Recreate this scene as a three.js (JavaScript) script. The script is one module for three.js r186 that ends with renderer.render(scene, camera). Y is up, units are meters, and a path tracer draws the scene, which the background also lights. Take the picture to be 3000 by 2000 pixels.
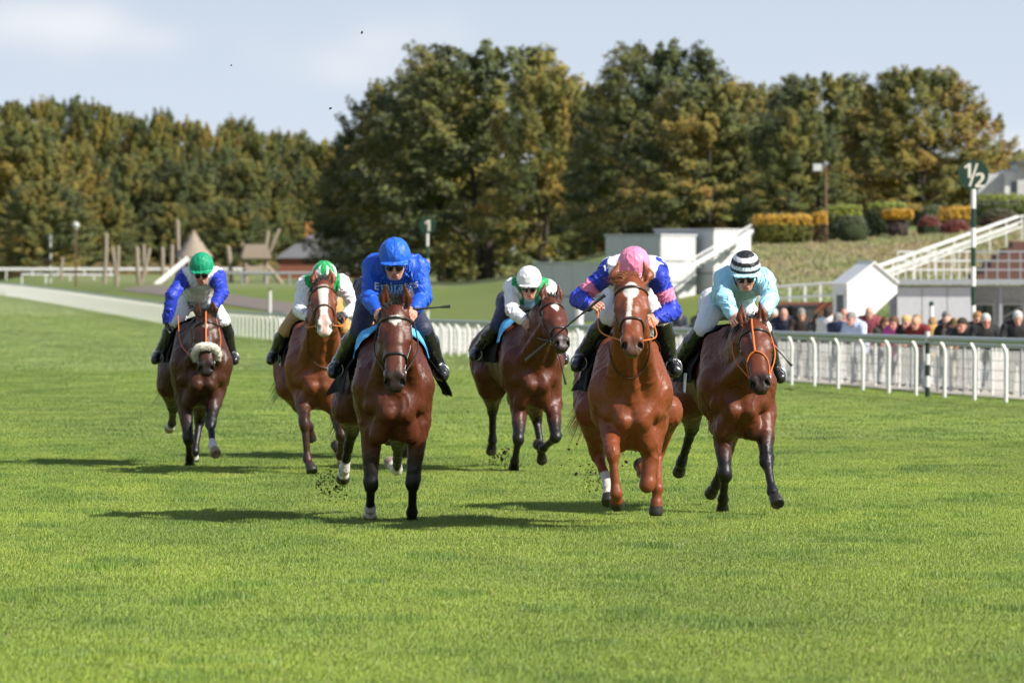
import * as THREE from 'three';
import { mergeGeometries } from 'three/addons/utils/BufferGeometryUtils.js';
import { FontLoader } from 'three/addons/loaders/FontLoader.js';
import { createNoise2D, createNoise3D } from 'simplex-noise';

// ------------------------------------------------------------------ camera, sky, sun, exposure
const scene = new THREE.Scene();
const F = 16667;                                   // focal length of the photograph in its own pixels (3000 wide)
const EYE = 1.85, TILT = Math.atan(195 / F);
const camera = new THREE.PerspectiveCamera(2 * Math.atan(1000 / F) * 180 / Math.PI, 1.5, 1, 9000);
camera.position.set(0, EYE, 0);
camera.rotation.x = -TILT;
camera.focus = 42.5;
camera.userData.fStop = 5.6;
const renderer = new THREE.WebGLRenderer({ antialias: true });
renderer.toneMapping = THREE.LinearToneMapping;
renderer.toneMappingExposure = 1.6;
renderer.shadowMap.enabled = true;

const SUN_DIR = new THREE.Vector3(2.2, 2.0, 1.15).normalize();
const sun = new THREE.DirectionalLight(new THREE.Color(1.0, 0.94, 0.84), 5.0);
sun.name = 'sun';
sun.position.copy(SUN_DIR).multiplyScalar(200).add(new THREE.Vector3(0, 0, -60));
sun.target.position.set(0, 0, -60);
sun.castShadow = true;
sun.shadow.radius = 1;
sun.shadow.mapSize.set(4096, 4096);
Object.assign(sun.shadow.camera, { left: -60, right: 60, top: 60, bottom: -60, near: 1, far: 600 });
scene.add(sun, sun.target);

function rngOf(seed) { let s = seed | 0; return () => { s = (s + 0x6d2b79f5) | 0; let t = Math.imul(s ^ (s >>> 15), 1 | s); t = (t + Math.imul(t ^ (t >>> 7), 61 | t)) ^ t; return ((t ^ (t >>> 14)) >>> 0) / 4294967296; }; }
const rnd = rngOf(7);
const n2 = createNoise2D(rngOf(11)), n3 = createNoise3D(rngOf(13));
const fbm2 = (x, y, o = 4) => { let s = 0, a = 0.5; for (let i = 0; i < o; i++, a *= 0.5, x *= 2.03, y *= 2.03) s += a * n2(x, y); return s; };
const fbm3 = (x, y, z, o = 3) => { let s = 0, a = 0.5; for (let i = 0; i < o; i++, a *= 0.5, x *= 2.03, y *= 2.03, z *= 2.03) s += a * n3(x, y, z); return s; };
const clamp = (x, a = 0, b = 1) => Math.min(b, Math.max(a, x));
const smooth = (x, a, b) => { const t = clamp((x - a) / (b - a)); return t * t * (3 - 2 * t); };
const mix = (a, b, t) => a + (b - a) * t;

{ // the sky: thin high cloud over pale blue, deeper blue overhead
  const W = 2048, H = 1024, data = new Float32Array(W * H * 4);
  for (let r = 0; r < H; r++) {
    const el = ((r + 0.5) / H - 0.5) * Math.PI, e = Math.max(0, Math.sin(el));
    for (let c = 0; c < W; c++) {
      const az = ((c + 0.5) / W) * 2 * Math.PI, ce = Math.cos(el), x = Math.cos(az) * ce, z = Math.sin(az) * ce, y = Math.sin(el);
      const t = Math.pow(e, 0.42);
      let R = mix(0.525, 0.04, t), G = mix(0.58, 0.095, t), B = mix(0.635, 0.23, t);
      const band = fbm3(x * 9, y * 46, z * 9, 5), puff = fbm3(x * 3 + 7, y * 14, z * 3, 4);
      const cl = clamp(smooth(band * 1.0 + puff * 0.8, -0.12, 0.42)) * 0.95 * (1 - 0.6 * t);
      R = mix(R, 0.60, cl); G = mix(G, 0.605, cl); B = mix(B, 0.615, cl);
      const o = (r * W + c) * 4; data[o] = R; data[o + 1] = G; data[o + 2] = B; data[o + 3] = 1;
    }
  }
  const sky = new THREE.DataTexture(data, W, H, THREE.RGBAFormat, THREE.FloatType);
  sky.mapping = THREE.EquirectangularReflectionMapping; sky.magFilter = THREE.LinearFilter; sky.needsUpdate = true;
  scene.background = sky; scene.environment = sky;
}

// ------------------------------------------------------------------ helpers
const V = (x, y, z) => new THREE.Vector3(x, y, z);
const RGB = (r, g, b) => new THREE.Color().setRGB(r, g, b);
const cosT = Math.cos(TILT), sinT = Math.sin(TILT);
// a point at a distance d in front of the camera that shows at pixel (px, py) of the photograph
function at(px, py, d) {
  const x = (px - 1500) / F, y = -(py - 1000) / F, wy = y * cosT - sinT, wz = -y * sinT - cosT, k = d / -wz;
  return V(x * k, EYE + wy * k, -d);
}
const taken = {};
const numbered = (n) => { const k = taken[n] = (taken[n] ?? -1) + 1; return k ? n + '_' + String(k).padStart(3, '0') : n; };
const shade = (o) => { o.traverse((m) => { if (m.isMesh) { m.castShadow = true; m.receiveShadow = true; } }); return o; };
function thing(name, label, category, pos = [0, 0, 0], turn = 0, group) {
  const o = new THREE.Group(); o.name = numbered(name); o.position.set(...(pos.isVector3 ? pos.toArray() : pos)); o.rotation.y = turn;
  o.userData = { label, category }; if (group) o.userData.group = group; scene.add(o); return o;
}
function part(name, geo, mat, parent) {
  const m = new THREE.Mesh(Array.isArray(geo) ? mergeGeometries(geo.map(plain)) : geo, mat); m.name = name; m.castShadow = m.receiveShadow = true; parent.add(m); return m;
}
function single(name, geo, mat, label, category, group) {
  const m = part(numbered(name), geo, mat, scene); m.userData = { label, category }; if (group) m.userData.group = group; return m;
}
function structure(name, geo, mat, label) { const m = part(numbered(name), geo, mat, scene); m.userData = { kind: 'structure', label, category: 'ground' }; return m; }
const plain = (g) => { const q = g.index ? g.toNonIndexed() : g; for (const k of Object.keys(q.attributes)) if (!['position', 'normal', 'uv'].includes(k)) q.deleteAttribute(k); if (!q.attributes.uv) q.setAttribute('uv', new THREE.BufferAttribute(new Float32Array(q.attributes.position.count * 2), 2)); return q; };
const box = (w, h, d, x = 0, y = 0, z = 0) => new THREE.BoxGeometry(w, h, d).translate(x, y, z);
const cyl = (r0, r1, h, x = 0, y = 0, z = 0, n = 12) => new THREE.CylinderGeometry(r1, r0, h, n).translate(x, y, z);
function bar(a, b, r, n = 8, r2 = r) { // a round bar from a to b
  const d = V().subVectors(b, a), L = d.length(), g = new THREE.CylinderGeometry(r2, r, L, n);
  g.applyQuaternion(new THREE.Quaternion().setFromUnitVectors(V(0, 1, 0), d.normalize())); g.translate((a.x + b.x) / 2, (a.y + b.y) / 2, (a.z + b.z) / 2); return g;
}
function beam(a, b, w, h) { // a square bar from a to b, h upright
  const d = V().subVectors(b, a), L = d.length(), g = new THREE.BoxGeometry(w, h, L), m = new THREE.Matrix4().lookAt(b, a, V(0, 1, 0));
  g.applyMatrix4(m); g.translate((a.x + b.x) / 2, (a.y + b.y) / 2, (a.z + b.z) / 2); return g;
}
const tube = (pts, r, n = 24, m = 6, closed = false) => new THREE.TubeGeometry(new THREE.CatmullRomCurve3(pts, closed), n, r, m, closed);
function dataTex(w, h, fn, rep = 1, srgb = true) {
  const d = new Uint8Array(w * h * 4);
  for (let y = 0; y < h; y++) for (let x = 0; x < w; x++) { const c = fn(x, y), o = (y * w + x) * 4; d[o] = c[0]; d[o + 1] = c[1]; d[o + 2] = c[2]; d[o + 3] = 255; }
  const t = new THREE.DataTexture(d, w, h); t.magFilter = THREE.LinearFilter; t.minFilter = THREE.LinearMipmapLinearFilter; t.wrapS = t.wrapT = THREE.RepeatWrapping; t.repeat.set(rep, rep);
  if (srgb) t.colorSpace = THREE.SRGBColorSpace; t.needsUpdate = true; return t;
}
// noise that repeats over a tile
const tiled = (x, y, w, h, f, sx = 0) => { const a = x / w * 2 * Math.PI, b = y / h * 2 * Math.PI; return n3(Math.cos(a) * f + sx, Math.sin(a) * f + Math.cos(b) * f * 0.7, Math.sin(b) * f); };
const std = (color, rough = 0.7, o = {}) => new THREE.MeshStandardMaterial({ color, roughness: rough, ...o });
const phys = (color, rough = 0.7, o = {}) => new THREE.MeshPhysicalMaterial({ color, roughness: rough, ...o });
// grain shared by painted, plastered and wooden surfaces
const grainTex = dataTex(256, 256, (x, y) => { const v = 226 + 22 * tiled(x, y, 256, 256, 9) + 14 * (rnd() - 0.5); return [v, v, v]; }, 1);
const streakTex = dataTex(256, 256, (x, y) => { const v = 214 + 28 * tiled(x * 6, y, 256 * 6, 256, 26) + 16 * tiled(x, y, 256, 256, 5, 9) + 10 * (rnd() - 0.5); return [v, v, v]; }, 1);
const painted = (color, rough = 0.45) => std(color, rough, { map: grainTex });
// ------------------------------------------------------------------ the lie of the land (d: metres from the camera, x: metres to the side)
const railX = (d) => 8.52 - 0.135 * (d - 95.4);
const curve = (pts) => (d) => { let i = 0; if (d <= pts[0][0]) return pts[0][1]; while (i < pts.length - 2 && d > pts[i + 1][0]) i++; const [a, ya] = pts[i], [b, yb] = pts[i + 1]; if (d >= b) return yb; const m = (k) => k <= 0 || k >= pts.length - 1 ? 0 : (pts[k + 1][1] - pts[k - 1][1]) / (pts[k + 1][0] - pts[k - 1][0]); const h = b - a, t = (d - a) / h, t2 = t * t, t3 = t2 * t; return (2 * t3 - 3 * t2 + 1) * ya + (t3 - 2 * t2 + t) * h * m(i) + (-2 * t3 + 3 * t2) * yb + (t3 - t2) * h * m(i + 1); };
const trackY = curve([[0, 0.02], [30, 0.01], [45, 0], [60, -0.04], [80, -0.2], [95, -0.33], [112, -0.41], [163, -0.6], [215, -0.78], [256, -0.84], [302, -0.62], [390, -0.19], [493, 0.19], [700, 0.8], [1200, 2.5], [6000, 12]]);
const fieldY = curve([[0, 0], [95, -0.33], [112, -0.41], [163, -0.6], [232, -0.5], [300, 0.3], [420, 1.2], [560, 1.45], [650, 2.2], [800, 3], [6000, 12]]);
function groundY(x, z) {
  const d = -z, u = x - railX(d), t = trackY(d);
  if (u <= 1) return t;
  const bank = (3.15 * smooth(x, -5, 13) + 1.0 * smooth(x, 13, 28)) * smooth(d, 197, 288);
  return mix(t, fieldY(d) + bank, smooth(u, 1, 10));
}
const onGround = (x, z) => V(x, groundY(x, z), z);
// where the line of sight through a pixel meets the ground, searched between two distances
function footAt(px, py, d0 = 20, d1 = 900) { for (let d = d0; d < d1; d += 0.25) { const p = at(px, py, d); if (p.y <= groundY(p.x, p.z)) return p; } return at(px, py, d1); }

const grassTex = dataTex(512, 512, (x, y) => {
  const a = tiled(x, y, 512, 512, 30), b = tiled(x, y, 512, 512, 8, 5), c = rnd() - 0.5, v = 200 + 26 * a + 18 * b + 46 * c;
  return [clamp(v + 8 * b, 0, 255), clamp(v, 0, 255), clamp(v - 10 * a, 0, 255)];
}, 1);
{
  const xs = [], ds = [];
  for (let x = -90; x <= 60; x += 1.5) xs.push(x);
  for (let x = 66, s = 8; x < 4000; x += s, s *= 1.35) { xs.push(x); xs.unshift(-x - 34); }
  for (let d = -40; d < 20; d += 6) ds.push(d);
  for (let d = 20; d < 130; d += 1) ds.push(d);
  for (let d = 130; d < 480; d += 2.5) ds.push(d);
  for (let d = 480, s = 6; d < 6000; d += s, s *= 1.12) ds.push(d);
  const nx = xs.length, nd = ds.length, pos = [], uv = [], col = [], idx = [];
  for (const d of ds) for (const x of xs) {
    const z = -d; pos.push(x, groundY(x, z), z); uv.push(x / 3, z / 3);
    const u = x - railX(d), far = fbm2(x * 0.05 + 3, d * 0.03, 3), dry = clamp(smooth(x, -4, 8) * smooth(d, 238, 256) * (1 - smooth(d, 300, 330)) * (0.72 + 0.9 * fbm2(x * 0.16, d * 0.12 + 5, 3)));
    let r = 0.175 + 0.02 * far, g = 0.262 + 0.03 * far, b = 0.018;
    if (u > 1) { r = 0.165 + 0.03 * far; g = 0.235 + 0.02 * far; b = 0.016; }
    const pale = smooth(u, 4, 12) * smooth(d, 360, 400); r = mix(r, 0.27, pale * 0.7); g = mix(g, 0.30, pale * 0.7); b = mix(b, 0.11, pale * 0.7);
    r = mix(r, 0.40, dry); g = mix(g, 0.29, dry); b = mix(b, 0.10, dry);
    col.push(r, g, b);
  }
  for (let j = 0; j < nd - 1; j++) for (let i = 0; i < nx - 1; i++) { const a = j * nx + i; idx.push(a, a + 1, a + nx, a + 1, a + nx + 1, a + nx); }
  const g = new THREE.BufferGeometry();
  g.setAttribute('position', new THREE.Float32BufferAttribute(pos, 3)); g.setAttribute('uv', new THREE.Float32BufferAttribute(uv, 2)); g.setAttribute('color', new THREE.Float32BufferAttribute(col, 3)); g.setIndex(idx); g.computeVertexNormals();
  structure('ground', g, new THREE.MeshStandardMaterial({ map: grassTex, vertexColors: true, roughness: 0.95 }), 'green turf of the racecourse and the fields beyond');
}
// a sheet laid on the ground between two edges given as functions of distance
function sheet(name, d0, d1, left, right, lift, mat, label, step = 2, nx = 12) {
  const pos = [], uv = [], idx = []; let rows = 0;
  for (let d = d0; d <= d1 + 1e-6; d += step, rows++) for (let i = 0; i <= nx; i++) { const x = mix(left(d), right(d), i / nx); pos.push(x, groundY(x, -d) + lift, -d); uv.push(x / 4, d / 4); }
  for (let j = 0; j < rows - 1; j++) for (let i = 0; i < nx; i++) { const a = j * (nx + 1) + i; idx.push(a, a + 1, a + nx + 1, a + 1, a + nx + 2, a + nx + 1); }
  const g = new THREE.BufferGeometry(); g.setAttribute('position', new THREE.Float32BufferAttribute(pos, 3)); g.setAttribute('uv', new THREE.Float32BufferAttribute(uv, 2)); g.setIndex(idx); g.computeVertexNormals();
  return structure(name, g, mat, label);
}
const tarmacTex = dataTex(256, 256, (x, y) => { const v = 205 + 20 * tiled(x, y, 256, 256, 5) + 30 * (rnd() - 0.5); return [v, v * 0.985, v * 0.955]; });
sheet('paved_apron', 86, 196, (d) => railX(d) + 1.0, (d) => railX(d) + 30, 0.03, std(RGB(0.68, 0.65, 0.59), 0.9, { map: tarmacTex }), 'pale paved apron behind the rail where spectators stand');
sheet('path', 250, 420, (d) => railX(d) + 6.2, (d) => railX(d) + 8.4, 0.03, std(RGB(0.25, 0.215, 0.19), 0.95, { map: tarmacTex }), 'grey brown path beyond the running rail', 3, 6);
// ------------------------------------------------------------------ smooth bodies: tapered capsules joined by a smooth minimum, meshed with surface nets
class Body {
  constructor(k = 0.03) { this.k = k; this.p = []; this.warp = null; }
  // a, b: ends; ra, rb: radii; o: { k blend, n flatten along this direction, q by this factor, sub cut away }
  add(a, b, ra, rb = ra, o = {}) {
    const q = o.q ?? 1, n = o.n ? o.n.clone().normalize() : V(0, 0, 0), bx = b.x - a.x, by = b.y - a.y, bz = b.z - a.z, e = 1 / q - 1, t = bx * n.x + by * n.y + bz * n.z;
    const cx = bx + n.x * t * e, cy = by + n.y * t * e, cz = bz + n.z * t * e, L2 = cx * cx + cy * cy + cz * cz;
    this.p.push({ ax: a.x, ay: a.y, az: a.z, cx, cy, cz, il: L2 > 1e-12 ? 1 / L2 : 0, ra, dr: rb - ra, nx: n.x, ny: n.y, nz: n.z, e, f: q < 1 ? 2 * q / (1 + q) : 1, k: o.k ?? this.k, sub: !!o.sub, tag: o.tag, q });
    return this;
  }
  ball(a, r, o) { return this.add(a, a, r, r, o); }
  one(P, x, y, z) {
    let X = x - P.ax, Y = y - P.ay, Z = z - P.az;
    if (P.e !== 0) { const t = (X * P.nx + Y * P.ny + Z * P.nz) * P.e; X += P.nx * t; Y += P.ny * t; Z += P.nz * t; }
    let h = (X * P.cx + Y * P.cy + Z * P.cz) * P.il; h = h < 0 ? 0 : h > 1 ? 1 : h;
    X -= P.cx * h; Y -= P.cy * h; Z -= P.cz * h;
    return (Math.sqrt(X * X + Y * Y + Z * Z) - P.ra - P.dr * h) * P.f;
  }
  d(x, y, z, list = this.p) {
    let d = 1e3;
    for (let i = 0; i < list.length; i++) {
      const P = list[i]; let e = this.one(P, x, y, z);
      if (P.sub) { e = -e; const h = P.k - Math.abs(d - e); d = (d > e ? d : e) + (h > 0 ? h * h / (4 * P.k) : 0); }
      else { const h = P.k - Math.abs(d - e); d = (d < e ? d : e) - (h > 0 ? h * h / (4 * P.k) : 0); }
    }
    return this.warp && d < 0.2 && d > -0.2 ? d + this.warp(x, y, z) : d;
  }
  box() {
    const lo = [1e9, 1e9, 1e9], hi = [-1e9, -1e9, -1e9];
    for (const P of this.p) if (!P.sub) {
      const t = (P.cx * P.nx + P.cy * P.ny + P.cz * P.nz) * (P.q - 1), ux = P.cx + P.nx * t, uy = P.cy + P.ny * t, uz = P.cz + P.nz * t, r = Math.max(P.ra, P.ra + P.dr) * Math.max(1, P.q) + 0.03;
      [[P.ax, P.ax + ux], [P.ay, P.ay + uy], [P.az, P.az + uz]].forEach(([a, b], i) => { lo[i] = Math.min(lo[i], a - r, b - r); hi[i] = Math.max(hi[i], a + r, b + r); });
    }
    return [lo, hi];
  }
  // cell: size of the grid; keep(x, y, z): where to mesh; color(x, y, z) -> [r, g, b]
  mesh(cell, { color, within, lift = 0 } = {}) {
    let [lo, hi] = this.box();
    if (within) { lo = lo.map((v, i) => Math.max(v, within[0][i])); hi = hi.map((v, i) => Math.min(v, within[1][i])); }
    const B = 7, n = lo.map((v, i) => Math.ceil((hi[i] - v) / cell / B) * B + 1), [nx, ny, nz] = n, val = new Float32Array(nx * ny * nz).fill(1), R = cell * B * 0.87, blocks = [], bl = new Map();
    for (let bz = 0; bz < nz - 1; bz += B) for (let by = 0; by < ny - 1; by += B) for (let bx = 0; bx < nx - 1; bx += B) {
      const x = lo[0] + (bx + B / 2) * cell, y = lo[1] + (by + B / 2) * cell, z = lo[2] + (bz + B / 2) * cell; let dm = 1e3; const ds = [];
      for (const P of this.p) { const e = this.one(P, x, y, z); ds.push(e); if (!P.sub && e < dm) dm = e; }
      const d = this.d(x, y, z) + lift;
      if (d > R * 1.9 + 0.03 || d < -R * 1.9 - 0.03) { if (d < 0) for (let k = bz; k <= bz + B && k < nz; k++) for (let j = by; j <= by + B && j < ny; j++) for (let i = bx; i <= bx + B && i < nx; i++) { const o = (k * ny + j) * nx + i; if (val[o] === 1) val[o] = -1; } continue; }
      const list = this.p.filter((P, i) => ds[i] < (P.sub ? 0 : Math.max(dm, 0)) + 2.6 * R + P.k);
      blocks.push([bx, by, bz, list]); bl.set((bz * ny + by) * nx + bx, list);
    }
    const done = new Uint8Array(val.length);
    for (const [bx, by, bz, list] of blocks) for (let k = bz; k <= bz + B; k++) for (let j = by; j <= by + B; j++) for (let i = bx; i <= bx + B; i++) {
      const o = (k * ny + j) * nx + i; if (done[o]) continue; done[o] = 1; val[o] = this.d(lo[0] + i * cell, lo[1] + j * cell, lo[2] + k * cell, list) + lift;
    }
    const vid = new Int32Array(val.length).fill(-1), pos = [], nor = [], col = [], idx = [];
    const C = [[0, 0, 0], [1, 0, 0], [0, 1, 0], [1, 1, 0], [0, 0, 1], [1, 0, 1], [0, 1, 1], [1, 1, 1]], E = [[0, 1], [2, 3], [4, 5], [6, 7], [0, 2], [1, 3], [4, 6], [5, 7], [0, 4], [1, 5], [2, 6], [3, 7]], off = C.map(([a, b, c]) => (c * ny + b) * nx + a);
    for (const [bx, by, bz, list] of blocks) for (let k = bz; k < bz + B && k < nz - 1; k++) for (let j = by; j < by + B && j < ny - 1; j++) for (let i = bx; i < bx + B && i < nx - 1; i++) {
      const o = (k * ny + j) * nx + i; let neg = 0; for (let c = 0; c < 8; c++) if (val[o + off[c]] < 0) neg++;
      if (neg === 0 || neg === 8) continue;
      let sx = 0, sy = 0, sz = 0, m = 0;
      for (const [a, b] of E) { const va = val[o + off[a]], vb = val[o + off[b]]; if (va < 0 === vb < 0) continue; const t = va / (va - vb); sx += mix(C[a][0], C[b][0], t); sy += mix(C[a][1], C[b][1], t); sz += mix(C[a][2], C[b][2], t); m++; }
      let x = lo[0] + (i + sx / m) * cell, y = lo[1] + (j + sy / m) * cell, z = lo[2] + (k + sz / m) * cell, gx = 0, gy = 1, gz = 0; const h = cell * 0.35;
      for (let it = 0; it < 3; it++) {
        const d = this.d(x, y, z, list) + lift; gx = this.d(x + h, y, z, list) + lift - d; gy = this.d(x, y + h, z, list) + lift - d; gz = this.d(x, y, z + h, list) + lift - d; const L = Math.hypot(gx, gy, gz) || 1;
        if (it < 2) { const s = clamp(d * h / L, -cell * 0.5, cell * 0.5) / L; x -= gx * s; y -= gy * s; z -= gz * s; } else { gx /= L; gy /= L; gz /= L; }
      }
      vid[o] = pos.length / 3; pos.push(x, y, z); nor.push(gx, gy, gz); if (color) col.push(...color(x, y, z));
    }
    const quad = (a, b, c, d, flip) => { if (a < 0 || b < 0 || c < 0 || d < 0) return; flip ? idx.push(a, c, b, a, d, c) : idx.push(a, b, c, a, c, d); };
    for (const [bx, by, bz] of blocks) for (let k = bz; k < bz + B && k < nz - 1; k++) for (let j = by; j < by + B && j < ny - 1; j++) for (let i = bx; i < bx + B && i < nx - 1; i++) {
      const o = (k * ny + j) * nx + i, s = val[o] < 0;
      if (j > 0 && k > 0 && s !== val[o + 1] < 0) quad(vid[o], vid[o - nx], vid[o - nx - nx * ny], vid[o - nx * ny], s ? 0 : 1);
      if (i > 0 && k > 0 && s !== val[o + nx] < 0) quad(vid[o], vid[o - nx * ny], vid[o - 1 - nx * ny], vid[o - 1], s ? 0 : 1);
      if (i > 0 && j > 0 && s !== val[o + nx * ny] < 0) quad(vid[o], vid[o - 1], vid[o - 1 - nx], vid[o - nx], s ? 0 : 1);
    }
    const g = new THREE.BufferGeometry(); g.setAttribute('position', new THREE.Float32BufferAttribute(pos, 3)); g.setAttribute('normal', new THREE.Float32BufferAttribute(nor, 3)); if (color) g.setAttribute('color', new THREE.Float32BufferAttribute(col, 3)); g.setIndex(idx); return g;
  }
  // distance along a ray to the surface (offset by lift)
  hit(o, dir, far = 2, lift = 0) { let t = 0; for (let i = 0; i < 160 && t < far; i++) { const d = this.d(o.x + dir.x * t, o.y + dir.y * t, o.z + dir.z * t) - lift; if (d < 0.0008) return t; t += Math.max(0.0015, d * 0.6); } return -1; }
}
const joined = (list) => mergeGeometries(list.map((g) => { const q = g.clone(); for (const k of Object.keys(q.attributes)) if (!['position', 'normal', 'color'].includes(k)) q.deleteAttribute(k); return q; }));
// a right-handed frame: z along dir, y as near to up as it can be
function frame(origin, dir, up, s = 1) { const z = dir.clone().normalize(), x = V().crossVectors(up, z).normalize(), y = V().crossVectors(z, x); const f = (a, b, c) => { a *= s; b *= s; c *= s; return V(origin.x + x.x * a + y.x * b + z.x * c, origin.y + x.y * a + y.y * b + z.y * c, origin.z + x.z * a + y.z * b + z.z * c); }; f.s = s; f.x = x; f.y = y; f.z = z; f.o = origin; f.inv = (px, py, pz) => { const X = px - origin.x, Y = py - origin.y, Z = pz - origin.z; return [(X * x.x + Y * x.y + Z * x.z) / s, (X * y.x + Y * y.y + Z * y.z) / s, (X * z.x + Y * z.y + Z * z.z) / s]; }; return f; }
// ------------------------------------------------------------------ turf: blades of grass in small patches
{
  const R = rngOf(21), SIZE = 0.2;
  const mats = phys(RGB(1, 1, 1), 0.85, { vertexColors: true, transmission: 0.35, side: THREE.DoubleSide, clearcoat: 0.5, clearcoatRoughness: 0.3 });
  function patch(blades, h, w) {
    const pos = [], nor = [], col = [], idx = [];
    for (let i = 0; i < blades; i++) {
      const x = (R() - 0.5) * SIZE * 1.5, z = (R() - 0.5) * SIZE * 1.5, a = R() * 6.283, H = h * (0.55 + 0.6 * R()), W = w * (0.7 + 0.6 * R()), la = R() * 6.283, lean = H * (0.15 + 0.65 * R() * R());
      const cx = Math.cos(a) * W, cz = Math.sin(a) * W, lx = Math.cos(la) * lean, lz = Math.sin(la) * lean, o = pos.length / 3;
      pos.push(x - cx, -0.01, z - cz, x + cx, -0.01, z + cz, x + lx * 0.35 - cx * 0.8, H * 0.6, z + lz * 0.35 - cz * 0.8, x + lx * 0.35 + cx * 0.8, H * 0.6, z + lz * 0.35 + cz * 0.8, x + lx, H, z + lz);
      const n = V(-Math.sin(a), 0.8 + 1.1 * R(), Math.cos(a)).normalize(); for (let k = 0; k < 5; k++) nor.push(n.x, n.y, n.z);
      const t = R(), dry = R() < 0.06 ? 1 : 0, c = dry ? [0.5, 0.45, 0.2] : [0.22 + 0.1 * t, 0.336 + 0.088 * t, 0.018 + 0.02 * R()];
      for (let k = 0; k < 5; k++) col.push(...c);
      idx.push(o, o + 1, o + 3, o, o + 3, o + 2, o + 2, o + 3, o + 4);
    }
    const g = new THREE.BufferGeometry(); g.setAttribute('position', new THREE.Float32BufferAttribute(pos, 3)); g.setAttribute('normal', new THREE.Float32BufferAttribute(nor, 3)); g.setAttribute('color', new THREE.Float32BufferAttribute(col, 3)); g.setIndex(idx); return g;
  }
  const tone = (x, d) => { // uneven growth: mown bands, worn lines, hoof marks with their shade put into colour
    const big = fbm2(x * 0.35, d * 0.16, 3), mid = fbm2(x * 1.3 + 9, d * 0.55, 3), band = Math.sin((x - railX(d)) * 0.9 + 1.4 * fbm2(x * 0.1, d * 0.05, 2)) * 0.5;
    const u = x - railX(d), hoofMark = Math.max(0.8 * smooth(fbm2(u * 1.7 + 40, d * 0.11, 3), 0.26, 0.42) * smooth(-x, -1.5, 1.5) * smooth(d, 34, 44), smooth(fbm2(x * 1.1 + 31, d * 0.42 + 4, 3), 0.3, 0.44), 0.9 * smooth(fbm2(x * 1.9 + 3, d * 0.8 + 14, 2), 0.3, 0.42) * smooth(-x, 0.5, 2.5) * smooth(d, 44, 52));
    return [big, mid, band, hoofMark];
  };
  const zones = [[24, 66, 0.2, 1, 1], [66, 140, 0.34, 1.7, 1.15], [140, 330, 0.8, 4, 1.5], [330, 560, 1.6, 8, 2]];
  const variants = [patch(400, 0.027, 0.0014), patch(400, 0.025, 0.0015), patch(390, 0.029, 0.0014)];
  const turf = new THREE.Group(); turf.name = 'grass'; turf.userData = { kind: 'stuff', label: 'short mown turf grass of the racing track', category: 'grass' }; scene.add(turf);
  { // rough dry grass on the bank
    const dry = []; for (let d = 205; d < 300; d += 0.55) for (let x = -4; x < 34; x += 0.55) { const w = smooth(x, -4, 8) * smooth(d, 238, 256); if (x - railX(d) > 22 && R() < 0.25 + 0.75 * w) dry.push([x + (R() - 0.5) * 0.5, d + (R() - 0.5) * 0.5, w]); }
    const m = new THREE.InstancedMesh(patch(60, 0.16, 0.006), mats, dry.length), M = new THREE.Matrix4(), q = new THREE.Quaternion(), e = new THREE.Euler(), c = new THREE.Color();
    dry.forEach(([x, d, w], i) => { e.set(0, R() * 6.283, 0); q.setFromEuler(e); const t = clamp(0.68 + 0.9 * fbm2(x * 0.16, d * 0.12 + 5, 3) + 0.3 * (R() - 0.5)) * w; M.compose(onGround(x, -d), q, V(3, 0.4 + 1.2 * w * R(), 3)); m.setMatrixAt(i, M); c.setRGB(mix(0.72, 1.35, t), mix(0.72, 0.76, t), mix(0.9, 3.2, t)); m.setColorAt(i, c); });
    m.name = 'rough_grass'; m.userData = { kind: 'stuff', label: 'dry straw coloured rough grass on the bank below the hedges', category: 'grass' }; m.castShadow = m.receiveShadow = true; scene.add(m);
  }
  zones.forEach(([d0, d1, step, spread, hs], zi) => {
    const lists = variants.map(() => []);
    for (let d = d0; d < d1; d += step) {
      const half = d * 0.1 + 3, x1 = Math.min(half, railX(d) + 1.2);
      for (let x = -half; x < x1; x += step) {
        const px = x + (R() - 0.5) * step, pd = d + (R() - 0.5) * step;
        lists[Math.floor(R() * variants.length)].push([px, pd]);
      }
    }
    lists.forEach((list, vi) => {
      const m = new THREE.InstancedMesh(variants[vi], mats, list.length), M = new THREE.Matrix4(), q = new THREE.Quaternion(), e = new THREE.Euler(), c = new THREE.Color();
      list.forEach(([x, d], i) => {
        const [big, mid, band, hoofMark] = tone(x, d); e.set(0, R() * 6.283, 0); q.setFromEuler(e);
        const hh = hs * (0.92 + 0.12 * mid + 0.7 * hoofMark * (zi < 3 ? 1 : 0));
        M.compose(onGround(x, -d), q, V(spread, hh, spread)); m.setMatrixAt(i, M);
        const k = 1 + 0.26 * big + 0.17 * mid + 0.14 * band; c.setRGB(k * (1 - 0.34 * hoofMark) * (1 + 0.12 * big), k * (1 - 0.22 * hoofMark), k * (1 - 0.2 * hoofMark)); m.setColorAt(i, c);
      });
      m.name = 'blades'; m.userData.kind = 'stuff'; m.castShadow = m.receiveShadow = true; turf.add(m);
    });
  });
}
const font = await new FontLoader().loadAsync('fonts/droid/droid_sans_bold.typeface.json');
const letters = (text, size) => { const g = new THREE.ShapeGeometry(font.generateShapes(text, size), 5); g.computeBoundingBox(); const b = g.boundingBox; return g.translate(-(b.min.x + b.max.x) / 2, -(b.min.y + b.max.y) / 2, 0); };
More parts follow.
